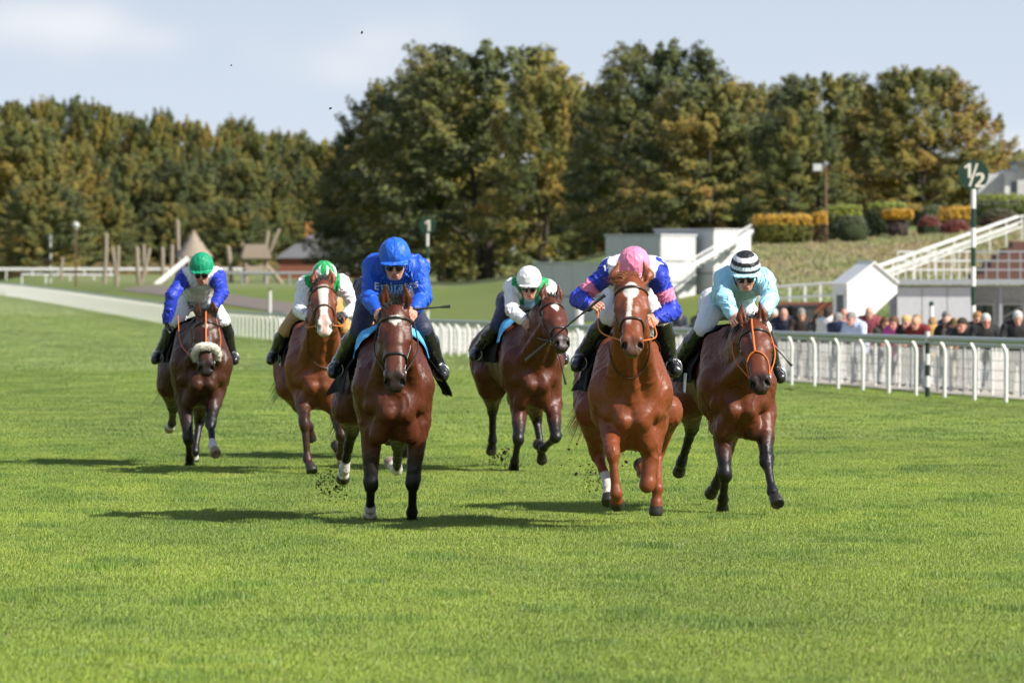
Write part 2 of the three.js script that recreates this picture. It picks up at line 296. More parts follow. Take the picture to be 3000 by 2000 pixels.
// ------------------------------------------------------------------ rails along the course
const M_white = painted(RGB(0.86, 0.86, 0.84), 0.4), M_greyGreen = painted(RGB(0.40, 0.45, 0.40), 0.4), M_grey = painted(RGB(0.36, 0.38, 0.40), 0.5), M_wire = std(RGB(0.45, 0.46, 0.46), 0.4, { metalness: 0.6 });
const M_meshWhite = std(RGB(0.80, 0.79, 0.75), 0.5);
const alongRail = (d, off = 0) => { const n = V(0.9910, 0, -0.1338); const x = railX(d) + n.x * off, z = -d + n.z * off; return V(x, groundY(x, z), z); };
{
  const g = thing('running_rail', 'long white running rail with curved posts bordering the track', 'rail', alongRail(95)), o = g.position;
  const stops = []; for (let d = 82; d <= 570; d += 14) stops.push(d);
  for (let i = 0; i < stops.length - 1; i++) { const a = alongRail(stops[i]).sub(o), b = alongRail(stops[i + 1]).sub(o); a.y += 1.07; b.y += 1.07; part('top_rail', tube([a, V().lerpVectors(a, b, 0.5), b], 0.055, 2, 10), M_greyGreen, g); }
  const post = tube([V(0.1, 0.0 - 0.1, 0), V(0.1, 0.5, 0), V(0.1, 0.84, 0), V(0.075, 0.94, 0), V(0.0, 1.03, 0)], 0.036, 14, 8);
  const wide = post.clone().translate(-0.1, 0, 0).scale(1.25, 0.97, 1.1).translate(0.1, 0, 0);
  for (let d = 82; d < 570; d += d < 170 ? 2.48 : 1.9) { const p = part('post', d < 170 ? post : wide, M_white, g); p.position.copy(alongRail(d).sub(o)); p.rotation.y = -0.13; }
}
{
  const g = thing('crowd_barrier', 'lower green barrier with thin wires that spectators lean on', 'barrier', alongRail(120, 1.5)), o = g.position;
  for (let d = 84; d < 240; d += 8) { const a = alongRail(d, 1.5).sub(o), b = alongRail(d + 8, 1.5).sub(o); const up = (v, h) => v.clone().add(V(0, h, 0)); part('top_rail', bar(up(a, 0.93), up(b, 0.93), 0.042, 8), M_greyGreen, g); for (const h of [0.12, 0.3, 0.48, 0.66, 0.84]) part('wire', bar(up(a, h), up(b, h), 0.007, 5), M_wire, g); const ws = []; for (let i = 0; i < 100; i++) { const p = V().lerpVectors(a, b, (i + 0.5) / 100); ws.push(bar(up(p, 0.1), up(p, 0.85), 0.0042, 4)); } const wm = part('wire_mesh', ws, M_meshWhite, g); wm.userData.kind = 'stuff'; }
  const post = cyl(0.028, 0.028, 0.98, 0, 0.46, 0, 8); for (let d = 85; d < 240; d += 1.2) { const p = part('post', post, d % 4.8 < 1.2 ? M_grey : M_white, g); p.position.copy(alongRail(d, 1.5).sub(o)); }
}
{
  const P = alongRail(102.6, -0.05), g = thing('marker_post', 'short post banded green and white standing in the rail', 'post', P);
  const M_dg = painted(RGB(0.012, 0.035, 0.022), 0.4); for (let i = 0; i < 6; i++) part('band', cyl(0.045, 0.045, 0.2, 0, 0.1 + i * 0.2, 0, 12), i % 2 ? M_white : M_dg, g);
}
const M_signGreen = painted(RGB(0.010, 0.045, 0.026), 0.4), M_cream = painted(RGB(0.78, 0.74, 0.62), 0.5);
function furlongPost(px, py, d, dia, text, label, size, bands = 0.45) {
  const c = at(px, py, d), gy = groundY(c.x, c.z), h = c.y - gy, g = thing('furlong_post', label, 'post', V(c.x, gy, c.z), 0, 'furlong posts');
  const disc = new THREE.CylinderGeometry(dia / 2, dia / 2, 0.05, 48).rotateX(Math.PI / 2).translate(0, h, 0); const sign = part('sign_disc', disc, M_signGreen, g);
  if (text === '1/2') { part('digit', letters('1', size).translate(-0.14, h + 0.1, 0.029), M_cream, sign); part('digit', letters('2', size).translate(0.15, h - 0.12, 0.029), M_cream, sign); part('stroke', box(0.05, 0.56, 0.006).rotateZ(-0.32).translate(0.0, h, 0.03), M_cream, sign); }
  else part('digit', letters(text, size).translate(0, h, 0.029), M_cream, sign);
  let y = h - dia / 2 + 0.02, i = 0; while (y > -0.1) { const b = Math.min(bands, y + 0.1); part('band', cyl(0.058, 0.058, b, 0, y - b / 2, -0.01, 14), i++ % 2 ? M_signGreen : M_white, g); y -= b; }
}
furlongPost(2853, 512, 132, 0.7, '1/2', 'tall banded post with round green sign reading one half', 0.34);
furlongPost(1252, 660, 232, 0.7, '1', 'banded post with round green sign reading one', 0.46, 0.52);
furlongPost(147, 695, 520, 0.75, '2', 'distant banded furlong post before the left woodland', 0.44, 0.55);
function whitePost(px, yTop, d, r, label) { const c = at(px, yTop, d), gy = groundY(c.x, c.z), g = thing('white_post', label, 'post', V(c.x, gy, c.z)); part('shaft', cyl(r, r, c.y - gy, 0, (c.y - gy) / 2, 0, 12), M_white, g); part('cap', cyl(r * 1.15, r * 0.9, 0.09, 0, c.y - gy + 0.03, 0, 12), M_signGreen, g); }
whitePost(790, 850, 280, 0.075, 'single white post with dark top beside the grey path'); whitePost(1698, 890, 196, 0.13, 'stout white post on the lawn behind the pink capped jockey'); whitePost(2730, 893, 124, 0.05, 'slim white post standing among the spectators');
// ------------------------------------------------------------------ trees
const M_leaf = phys(RGB(1, 1, 1), 0.92, { vertexColors: true, transmission: 0.3, side: THREE.DoubleSide });
const M_bark = std(RGB(0.075, 0.065, 0.05), 0.95, { map: streakTex });
function leafSet() { return { pos: [], nor: [], col: [], idx: [] }; }
function leafAt(S, p, n, r, c, R) { // a small bent spray of leaves
  const u = V(R() - 0.5, R() - 0.5, R() - 0.5).cross(n).normalize(), w = V().crossVectors(n, u), o = S.pos.length / 3, a = r * (0.7 + 0.6 * R()), b = r * (0.45 + 0.4 * R());
  for (const [i, j, k] of [[-1, 0, 0], [0, -1, 0.25], [1, 0, -0.15], [0, 1, 0.2]]) { S.pos.push(p.x + u.x * a * i + w.x * b * j + n.x * k * r, p.y + u.y * a * i + w.y * b * j + n.y * k * r, p.z + u.z * a * i + w.z * b * j + n.z * k * r); S.nor.push(n.x, n.y, n.z); S.col.push(c[0], c[1], c[2]); }
  S.idx.push(o, o + 1, o + 2, o, o + 2, o + 3);
}
function leafGeo(S) { const g = new THREE.BufferGeometry(); g.setAttribute('position', new THREE.Float32BufferAttribute(S.pos, 3)); g.setAttribute('normal', new THREE.Float32BufferAttribute(S.nor, 3)); g.setAttribute('color', new THREE.Float32BufferAttribute(S.col, 3)); g.setIndex(S.idx); return g; }
// a crown 1 high and about 1 wide made of many leafy boughs; hue 0 green .. 1 orange
function crownGeo(seed, hue, low, boughs = 430, per = 88, leaf = 0.0114) {
  const R = rngOf(seed), S = leafSet(), o = seed * 3.7;
  const pal = [[0.055, 0.082, 0.012], [0.13, 0.148, 0.016], [0.255, 0.195, 0.018], [0.32, 0.18, 0.018]];
  for (let i = 0; i < boughs; i++) {
    const t = Math.pow(R(), 0.8), h = low + (1 - low) * t, az = R() * 6.283;
    const prof = Math.pow(Math.sin(Math.PI * clamp(0.12 + 0.88 * Math.pow(1 - (h - low) / (1 - low), 0.72), 0, 1) * 0.5), 0.75) * (h < low + 0.12 ? 0.72 + (h - low) * 2.2 : 1);
    const lump = 1 + 0.17 * n3(Math.cos(az) * 1.6 + o, h * 3.2, Math.sin(az) * 1.6) + 0.09 * n3(Math.cos(az) * 4 + o, h * 8, Math.sin(az) * 4), rr = 0.5 * prof * lump * (0.5 + 0.5 * Math.pow(R(), 0.35)), c = V(Math.cos(az) * rr, h - 0.05 * prof, Math.sin(az) * rr);
    const out = V(Math.cos(az), 0.35, Math.sin(az)).normalize(), ax = V(Math.cos(az) * (0.4 + 0.5 * R()), -0.25 + 1.25 * t * (0.6 + 0.5 * R()), Math.sin(az) * (0.4 + 0.5 * R())).normalize(), sz = (0.045 + 0.045 * R()) * (0.75 + 0.4 * prof), hb = clamp(hue + 0.4 * n3(c.x * 3 + o, c.y * 3, c.z * 3) + 0.25 * (R() - 0.5));
    for (let k = 0; k < per; k++) {
      const a = R() * 6.283, q = Math.pow(R(), 0.5), v = R() * 2 - 1, run = Math.pow(R(), 0.8) * 2.1 - 0.7, thin = 1 - 0.55 * clamp(run), p = V(c.x + ax.x * run * sz + Math.cos(a) * q * sz * 0.75 * thin, c.y + ax.y * run * sz + v * sz * 0.34 * thin - q * sz * 0.2, c.z + ax.z * run * sz + Math.sin(a) * q * sz * 0.75 * thin);
      const n = V(out.x * 0.6 + (R() - 0.5) * 1.3, 0.55 + R() * 0.5, out.z * 0.6 + (R() - 0.5) * 1.3).normalize(), f = clamp(hb + 0.2 * (R() - 0.5)) * 3, fi = Math.min(2, Math.floor(f)), ff = f - fi, m = 0.88 + 0.24 * R();
      leafAt(S, p, n, leaf, [0, 1, 2].map((j) => mix(pal[fi][j], pal[fi + 1][j], ff) * m), R);
    }
  }
  return leafGeo(S);
}
const crowns = [[1, 0.22, 0.1], [2, 0.31, 0.06], [3, 0.43, 0.1], [4, 0.56, 0.08], [5, 0.31, 0.04]].map(([s, h, l]) => crownGeo(s * 17, h, l)), thinCrown = crownGeo(97, 0.6, 0.1, 190, 90, 0.011);
function trunkGeo(seed) { const R = rngOf(seed), out = []; const stems = 1 + Math.floor(R() * 2); for (let s = 0; s < stems; s++) { const a = R() * 6.28, x = s ? Math.cos(a) * 0.03 : 0, z = s ? Math.sin(a) * 0.03 : 0, top = V(x * 3, 0.6, z * 3); out.push(bar(V(x, -0.02, z), V(x * 2, 0.3, z * 2), 0.026 - s * 0.008, 9, 0.018 - s * 0.005), bar(V(x * 2, 0.3, z * 2), top, 0.018 - s * 0.005, 8, 0.007)); for (let i = 0; i < 7; i++) { const h = 0.1 + 0.06 * i, b = R() * 6.28; out.push(bar(V(x * 2, h, z * 2), V(x * 2 + Math.cos(b) * 0.26, h + 0.14, z * 2 + Math.sin(b) * 0.26), 0.009, 6, 0.003)); } } return mergeGeometries(out.map(plain)); }
const trunks = [31, 32, 33].map(trunkGeo);
function tree(px, yTop, half, d, v, label, group) {
  const c = at(px, yTop, d), gy = groundY(c.x, c.z), h = c.y - gy, w = 2 * half / F * d * 1.22, R = rngOf(px * 7 + v), g = thing('tree', label, 'tree', V(c.x, gy, c.z), R() * 6.28, group);
  const t = part('trunk', trunks[((px + v) % 3 + 3) % 3], M_bark, g), k = part('crown', v === 9 ? thinCrown : crowns[v], M_leaf, g); t.scale.set(Math.min(w, h), h, Math.min(w, h)); k.scale.set(w, h, w);
}
const BG = 'beech trees behind the lawn', LG = 'trees of the woodland edge';
[[1432, 148, 325, 445, 1, 'largest beech with domed golden green crown behind the white capped jockey'], [1180, 262, 190, 470, 0, 'dark green beech left of the largest domed beech'], [1085, 390, 140, 475, 4, 'low beech drooping over the brick house roof'], [1290, 215, 170, 465, 1, 'beech between the dark green beech and the largest one'], [1600, 240, 150, 428, 2, 'golden beech on the right flank of the largest beech'], [1715, 262, 100, 455, 2, 'small golden beech in the gap between the two great crowns'],
  [1940, 150, 215, 400, 0, 'tall dark beech with feathery top behind the grey cabins'], [2080, 260, 210, 385, 2, 'golden brown beech standing before the tall dark beech'], [1830, 300, 150, 410, 4, 'bushy beech above the low grey wall'], [2230, 262, 130, 420, 3, 'orange brown tree between the tall dark beech and the hedge lamp'], [2400, 228, 190, 390, 1, 'broad olive tree behind the yellow topped hedge and lamp'], [2690, 215, 190, 380, 3, 'orange gold tree with open top left of the one half sign'], [2560, 270, 150, 395, 2, 'olive gold tree between the two broad trees above the hedges'], [2860, 340, 130, 385, 9, 'thin outer tree at the edge beside the one half sign'], [2330, 330, 130, 370, 0, 'low dark tree above the yellow topped hedge']].forEach((t) => tree(...t, BG));
const wood = [[-240, 300, 120, 700, 2], [-130, 318, 110, 690, 1], [-360, 320, 130, 710, 3], [-20, 312, 120, 705, 3], [95, 316, 110, 725, 2], [190, 306, 100, 735, 0], [270, 322, 95, 720, 2], [350, 346, 100, 725, 3], [440, 360, 95, 715, 2], [475, 338, 50, 730, 0], [535, 370, 100, 720, 2], [620, 380, 95, 705, 3], [700, 364, 70, 725, 2], [770, 396, 100, 710, 1], [850, 402, 95, 715, 2], [930, 424, 100, 705, 3], [1000, 440, 90, 715, 1],
  [60, 380, 170, 625, 3], [200, 430, 120, 640, 2], [330, 470, 120, 655, 0], [440, 450, 110, 665, 1], [540, 480, 120, 655, 0], [640, 440, 110, 665, 1], [740, 480, 120, 660, 1], [850, 500, 110, 665, 1], [940, 500, 90, 655, 4], [130, 540, 120, 610, 1], [290, 560, 100, 635, 4], [690, 590, 90, 640, 4], [800, 590, 90, 650, 1], [480, 600, 90, 645, 4], [590, 600, 100, 650, 0]];
const kinds = ['dark green', 'olive green', 'golden olive', 'russet orange', 'bushy olive'], where = (px) => (px < -300 ? 'furthest left beyond the picture edge' : px < -200 ? 'just left of the picture edge' : px < -100 ? 'at the very left edge' : px < 150 ? 'above the far left furlong post' : px < 320 ? 'above the left timber posts' : px < 500 ? 'left of the emerald capped jockey' : px < 660 ? 'above the timber play huts' : px < 830 ? 'left of the brick house' : 'above the brick house');
wood.forEach(([px, y, hw, d, v], i) => tree(px, y, hw, d, v, kinds[v] + (y < 330 ? ' very tall' : y < 400 ? ' mid height' : y < 520 ? ' lower' : ' low bushy') + ' tree ' + (i < 17 ? 'on skyline ' : 'at wood edge ') + where(px), LG));
// far woods close the view behind
{ const S = leafSet(), R = rngOf(77); for (let i = 0; i < 30000; i++) { const x = -115 + R() * 205, d = 765 + R() * 30, top = 13 + 3 * fbm2(x * 0.06, 2, 3) - 0.02 * x, y = R() * top, k = 0.6 + 0.5 * R(); leafAt(S, V(x, groundY(x, -d) + y, -d), V((R() - 0.5), 0.6, 0.6 + R() * 0.4).normalize(), 0.55, [0.12 * k, 0.12 * k, 0.02 * k], R); } const m = part('woodland', leafGeo(S), M_leaf, scene); m.userData = { kind: 'stuff', label: 'dense far woodland closing the view behind the trees', category: 'woodland' }; }
// ------------------------------------------------------------------ hedges on the bank
function hedge(px0, px1, y0, y1, d, body, top, label, round = 0, topH = 0.3, raised = false) {
  const a = at(px0, y1, d), b = at(px1, y0, d), gy = groundY((a.x + b.x) / 2, -d), base = raised ? a.y : Math.min(a.y, gy), w = b.x - a.x, h = b.y - base, dep = Math.max(1.0, w * 0.5), R = rngOf(px0), S = leafSet(), g = thing('hedge', label, 'hedge', V((a.x + b.x) / 2, base, -d), 0, 'hedges on the bank');
  const core = new Body(0.2), e = round ? 0.42 : 0.2; core.add(V(-w / 2 + w * e, h * 0.4, 0), V(w / 2 - w * e, h * 0.4, 0), Math.min(w * e, h * 0.42), Math.min(w * e, h * 0.42), {}); part('dark_core', core.mesh(0.12), std(RGB(body[0] * 0.5, body[1] * 0.5, body[2] * 0.5), 1), g);  // solid filler core inside the leaves, at half their body colour
  const n = Math.floor(2600 * clamp(w * h / 4, 0.5, 2.2));
  for (let i = 0; i < n; i++) {
    let x = R() * 2 - 1, y = R() * 2 - 1, z = R() * 2 - 1; const m = Math.max(Math.abs(x), Math.abs(y), Math.abs(z)), L = Math.hypot(x, y, z), k = round ? 1 / L : mix(1 / m, 1 / L, 0.34), j = k * (0.84 + 0.24 * R()) * (1 + 0.09 * n3(x * 2 + px0, y * 2, z * 2)); const nn = V(x / L, y / L, z / L); x *= j; y *= j; z *= j;
    const p = V(x * w / 2, h / 2 + y * h / 2, z * dep / 2), isTop = p.y > h * (1 - topH) + 0.12 * n3(p.x * 2, 0, p.z * 2 + px0), c = isTop ? top : body, v = 0.75 + 0.5 * R();
    leafAt(S, p, nn.add(V((R() - 0.5), (R() - 0.2), (R() - 0.5)).multiplyScalar(0.9)).normalize(), 0.075, [c[0] * v, c[1] * v, c[2] * v], R);
  }
  part('foliage', leafGeo(S), M_leaf, g);
}
const YEL = [0.52, 0.30, 0.012], LIM = [0.22, 0.26, 0.02], DGR = [0.03, 0.05, 0.012], YGR = [0.13, 0.135, 0.014], RED = [0.16, 0.03, 0.018], BRO = [0.1, 0.06, 0.025];
hedge(2205, 2380, 628, 708, 285, YGR, YEL, 'long clipped hedge with golden top at the left end of the bank', 0, 0.33);
hedge(2382, 2424, 622, 696, 285, BRO, YEL, 'narrow hedge with golden top and russet sides', 0, 0.35);
hedge(2424, 2526, 600, 708, 290, DGR, LIM, 'tall hedge with bright lime top right of the lamp post', 0, 0.3);
hedge(2455, 2545, 632, 716, 282, [0.05, 0.07, 0.02], [0.06, 0.08, 0.025], 'dark rounded bush in front of the lime topped hedge', 1);
hedge(2540, 2658, 594, 704, 291, DGR, LIM, 'dark clipped hedge with thin lime top in the middle of the bank', 0, 0.14);
hedge(2588, 2674, 613, 642, 284, YEL, YEL, 'flat golden cushion of leaves over bare purple twigs', 0, 0.5, true);
hedge(2604, 2660, 640, 706, 284, [0.09, 0.06, 0.05], [0.09, 0.06, 0.05], 'bare purple twiggy shrub under the golden cushion', 1);
hedge(2690, 2790, 600, 680, 291, [0.07, 0.095, 0.03], [0.08, 0.11, 0.035], 'soft green rounded hedge behind the red shrubs', 1);
hedge(2750, 2852, 605, 668, 287, YGR, YEL, 'golden topped hedge just left of the one half post', 0, 0.5);
hedge(2688, 2758, 632, 706, 283, DGR, RED, 'dark shrub with red crown', 1, 0.45); hedge(2756, 2846, 642, 712, 281, RED, RED, 'red leaved shrub beside the banded post', 1);
hedge(2862, 3010, 570, 668, 290, [0.09, 0.12, 0.016], LIM, 'large square clipped hedge below the grey building', 0, 0.22); hedge(2872, 2992, 612, 690, 283, BRO, [0.08, 0.08, 0.03], 'brown green rounded bush below the square hedge', 1);
hedge(3010, 3160, 575, 668, 290, DGR, LIM, 'clipped hedge continuing past the square one', 0, 0.22);
// lamps
function lampPost(px, yTop, d, label, flood) { const c = at(px, yTop, d), gy = groundY(c.x, c.z), h = c.y - gy, g = thing('lamp_post', label, 'lamp post', V(c.x, gy, c.z)); part('pole', cyl(0.09, 0.06, h, 0, h / 2, 0, 10), std(RGB(0.16, 0.08, 0.05), 0.8), g); if (flood) { part('arm', bar(V(0, h - 0.1, 0), V(-0.4, h - 0.12, 0.1), 0.04), M_grey, g); const l = part('floodlight', box(0.5, 0.42, 0.3, -0.45, h - 0.12, 0.15), M_grey, g); part('lens', box(0.42, 0.34, 0.02, -0.45, h - 0.12, 0.312), painted(RGB(0.8, 0.8, 0.8), 0.2), l); part('floodlight', box(0.22, 0.2, 0.2, 0.02, h + 0.1, 0), M_grey, g); } else part('lamp_head', [new THREE.SphereGeometry(0.3, 14, 10).translate(0, h, 0), cyl(0.12, 0.2, 0.2, 0, h - 0.3, 0)], painted(RGB(0.6, 0.6, 0.58), 0.3), g); }
lampPost(2420, 484, 300, 'brown pole with white floodlight above the hedges', true); lampPost(221, 660, 470, 'slim lamp post before the left woodland', false);
// ------------------------------------------------------------------ cabins, stand, shed, house and play area
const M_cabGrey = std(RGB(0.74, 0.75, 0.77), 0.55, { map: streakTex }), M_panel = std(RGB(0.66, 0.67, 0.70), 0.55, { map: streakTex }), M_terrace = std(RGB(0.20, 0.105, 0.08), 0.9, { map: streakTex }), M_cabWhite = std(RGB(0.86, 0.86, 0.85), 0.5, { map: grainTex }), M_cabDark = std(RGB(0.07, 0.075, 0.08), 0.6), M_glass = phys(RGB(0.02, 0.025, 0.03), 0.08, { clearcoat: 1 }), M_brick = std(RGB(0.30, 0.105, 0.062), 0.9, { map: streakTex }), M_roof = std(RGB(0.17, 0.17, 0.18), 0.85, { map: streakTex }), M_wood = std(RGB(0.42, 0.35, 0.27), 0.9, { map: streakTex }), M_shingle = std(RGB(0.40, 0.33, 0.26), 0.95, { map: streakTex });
// a cabin seen on its corner: the left face is made of panels
function cabin(px, yTop, d, wl, wr, label, rows, rightMat = M_cabGrey, turn = -0.64) {
  const c = at(px, yTop, d), gy = groundY(c.x, c.z) - 0.4, h = c.y - gy, g = thing('cabin', label, 'cabin', V(c.x, gy, c.z), turn, 'grey cabins');
  part('core', box(wl - 0.06, h - 0.08, wr - 0.06, -wl / 2, h / 2, -wr / 2), M_cabDark, g);
  const n = Math.max(2, Math.round(wl / 1.0)), hs = rows.map((f, i) => [f * h, (rows[i + 1] ?? 1) * h]);
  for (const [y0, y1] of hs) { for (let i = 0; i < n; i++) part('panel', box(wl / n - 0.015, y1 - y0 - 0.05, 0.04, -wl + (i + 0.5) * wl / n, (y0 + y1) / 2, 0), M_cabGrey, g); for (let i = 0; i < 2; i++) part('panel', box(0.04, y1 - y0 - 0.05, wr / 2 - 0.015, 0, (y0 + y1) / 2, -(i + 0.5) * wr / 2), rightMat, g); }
  part('roof', box(wl + 0.12, 0.07, wr + 0.12, -wl / 2, h + 0.035, -wr / 2), M_cabGrey, g);
}
cabin(1790, 772, 232, 3.9, 2.0, 'low grey panelled cabin left of the pink capped jockey', [0, 0.5]);
cabin(1936, 690, 243, 2.9, 2.6, 'middle grey panelled cabin behind the pink capped jockey', [0, 0.38, 0.66]);
cabin(2092, 674, 245, 3.1, 2.8, 'highest grey cabin with an end coloured white as if sunlit', [0, 0.4, 0.68], M_cabWhite);  // end panels coloured white to carry the sun on that side
{ const a = at(1962, 816, 226), b = at(2204, 676, 246), g = thing('stair_rail', 'white sloping stair rail climbing the bank beside the cabins', 'stair rail', a), o = a.clone(); const A = V(), B = b.clone().sub(o); part('stringer', beam(A, B, 0.12, 0.17), M_white, g); part('handrail', beam(V(0, 0.26, -0.9), B.clone().add(V(0, 0.26, -0.9)), 0.06, 0.06), M_white, g); for (let i = 1; i < 14; i++) { const p = V().lerpVectors(A, B, i / 14); part('step', box(0.5, 0.05, 0.9, p.x, p.y - 0.08, p.z - 0.5), M_cabGrey, g); } }
{ // white gabled stair head
  const d = 168, c = at(2483, 834, d), gy = groundY(c.x, c.z), s = F / d, y = (py) => (834 - py) / s + (c.y - gy), g = thing('stair_shed', 'white gabled shed with dark doorway behind the spectators', 'shed', V(c.x, gy, c.z), 0.3), k = 1 / s / Math.cos(0.3);
  const P = [[0, 0], [0, y(834)], [80 * k, y(773)], [150 * k, y(830)], [150 * k, y(858)], [76 * k, y(925)], [76 * k, 0]].map(([a, b]) => new THREE.Vector2(a, b));
  part('walls', new THREE.ExtrudeGeometry(new THREE.Shape(P), { depth: 1.2, bevelEnabled: false }).translate(0, 0, -1.2), M_cabWhite, g);
  for (const [a, b] of [[P[1], P[2]], [P[2], P[3]]]) { const L = a.distanceTo(b) + 0.1, q = new THREE.BoxGeometry(L, 0.05, 1.34); q.rotateZ(Math.atan2(b.y - a.y, b.x - a.x)); q.translate((a.x + b.x) / 2, (a.y + b.y) / 2 + 0.045, -0.6); part('roof', q, M_white, g); }
  part('doorway', box(0.03, 1.75, 0.62, -0.012, 0.98, -0.5), M_cabDark, g); part('door_frame', [box(0.05, 1.9, 0.08, -0.02, 0.95, -0.86), box(0.05, 1.9, 0.08, -0.02, 0.95, -0.14), box(0.05, 0.1, 0.8, -0.02, 1.92, -0.5)], M_cabWhite, g); part('underside', box(0.9, 1.0, 0.9, 1.35, 0.4, -0.75), M_cabGrey, g);
}
{ // viewing deck on the right
  const d = 178, s = F / d, X = (px) => (px - 1500) / s, x0 = X(2630), x1 = X(3150), gy = groundY(x0 + 2, -d) - 0.3, top = 1.85 - (818 - 805) / s, g = thing('viewing_deck', 'grey panelled viewing deck with white railings behind the spectators', 'deck', V(x0, gy, -d)), h = top - gy, W = x1 - x0, R = X(2852) - x0;
  part('slab', box(W, 0.16, 4, W / 2, h - 0.08, -2), M_grey, g); part('back_wall', box(W, h - 0.2, 0.15, W / 2, (h - 0.2) / 2, -3.6), M_panel, g);
  for (let i = 0; i < 3; i++) part('panel', box(R / 3 - 0.03, h - 0.75, 0.05, (i + 0.5) * R / 3, 0.5 + (h - 0.75) / 2, -0.25), M_panel, g);
  part('plinth', box(R, 0.5, 0.1, R / 2, 0.25, -0.3), M_grey, g);
  for (let x = R; x < W; x += 0.9) part('column', box(0.09, h - 0.16, 0.09, x, (h - 0.16) / 2, -0.4), M_grey, g);
  for (let i = 0; i < 4; i++) { const x = R + 0.6 + i * 0.95; const w = part('window', box(0.75, 1.0, 0.06, x, h * 0.52, -3.48), M_cabWhite, g); part('pane', box(0.62, 0.86, 0.02, x, h * 0.52, -3.44), M_glass, w); }
  for (let i = 0; i < 8; i++) part('stair_tread', box(0.34, 0.05, 1.0, R + 0.5 + i * 0.34, 0.25 + i * 0.2, -1.4), M_grey, g); part('stair_stringer', [beam(V(R + 0.3, 0.15, -0.88), V(R + 3.2, 1.85, -0.88), 0.05, 0.2), beam(V(R + 0.3, 1.0, -0.88), V(R + 3.2, 2.7, -0.88), 0.05, 0.05)], M_grey, g);
  for (let x = 0; x < W; x += x < R ? 0.24 : 0.36) part('baluster', box(0.035, 0.85, 0.035, x + 0.02, h + 0.42, -0.05), x < R ? M_white : M_grey, g);
  for (const y of [0.3, 0.58, 0.87]) { part('handrail', box(R, 0.05, 0.05, R / 2, h + y, -0.05), M_white, g); part('handrail', box(W - R, 0.05, 0.05, R + (W - R) / 2 + 0.02, h + y, -0.05), M_grey, g); }
  const h2 = thing('stair_rail', 'white double handrails climbing to the upper right', 'stair rail', at(2480, 816, 182)), o = h2.position; const A0 = at(2480, 816, 182), B0 = at(2996, 632, 232);
  for (const [dy, dz] of [[0, 0], [-0.22, 0], [-0.44, 0], [0.02, -2.2], [-0.36, -2.2]]) { const a = A0.clone().sub(o).add(V(0, dy, dz)), b = B0.clone().sub(o).add(V(0, dy, dz)); part('handrail', bar(a, b, 0.035, 8), M_white, h2); }
  for (let i = 0; i <= 9; i++) { const p = V().lerpVectors(A0, B0, i / 9).sub(o); part('post', box(0.06, 1.0, 0.06, p.x, p.y - 0.5, p.z), M_white, h2); }
  const c = at(2996, 632, 232).sub(o); part('handrail', tube([c, c.clone().add(V(0.35, 0.02, 0)), c.clone().add(V(0.4, -0.25, 0)), c.clone().add(V(0.1, -0.3, 0))], 0.035, 14, 6), M_white, h2);
}
{ // red brick terrace steps
  const g = thing('brick_terrace', 'stepped red brick terrace under the climbing handrails', 'terrace', at(2845, 812, 236)); const s = F / 236; for (let i = 0; i < 6; i++) { const y = i * 0.27; const st = part('step', box((3100 - 2845 - i * 26) / s, 0.27, 6 - i * 0.8, ((3100 - 2845 - i * 26) / 2 + i * 26) / s, y, -i * 0.4), M_terrace, g); st.position.y = 0.0; }
}
{ // grey building on the skyline at the right
  const d = 305, s = F / d, c = at(2890, 590, d), gy = groundY(c.x, -d), g = thing('pavilion', 'pale grey building with white framed window at the top right', 'building', V(c.x, gy, -d)), b = c.y - gy, Y = (py) => (590 - py) / s + b, X = (px) => (px - 2890) / s;
  part('wall', box(X(2942) - X(2868), Y(508), 5, (X(2942) + X(2868)) / 2, Y(508) / 2, -2.5), M_cabGrey, g); part('wall', box(X(3200) - X(2942), Y(498), 5, (X(3200) + X(2942)) / 2, Y(498) / 2, -2.0), M_cabGrey, g); const w = part('window', box(X(2982) - X(2942), Y(504) - Y(588), 0.1, (X(2982) + X(2942)) / 2, (Y(504) + Y(588)) / 2, 0.56), M_cabWhite, g); part('pane', box(X(2978) - X(2960), Y(532) - Y(566), 0.04, (X(2978) + X(2960)) / 2, (Y(532) + Y(566)) / 2, 0.62), M_glass, w); part('wall', box(X(3200) - X(2978), Y(478), 4, (X(3200) + X(2978)) / 2, Y(478) / 2, -1.2), M_cabGrey, g); part('roof', box(X(3200) - X(2972), 0.15, 4.6, (X(3200) + X(2972)) / 2, Y(476), -1.0), M_roof, g);
}
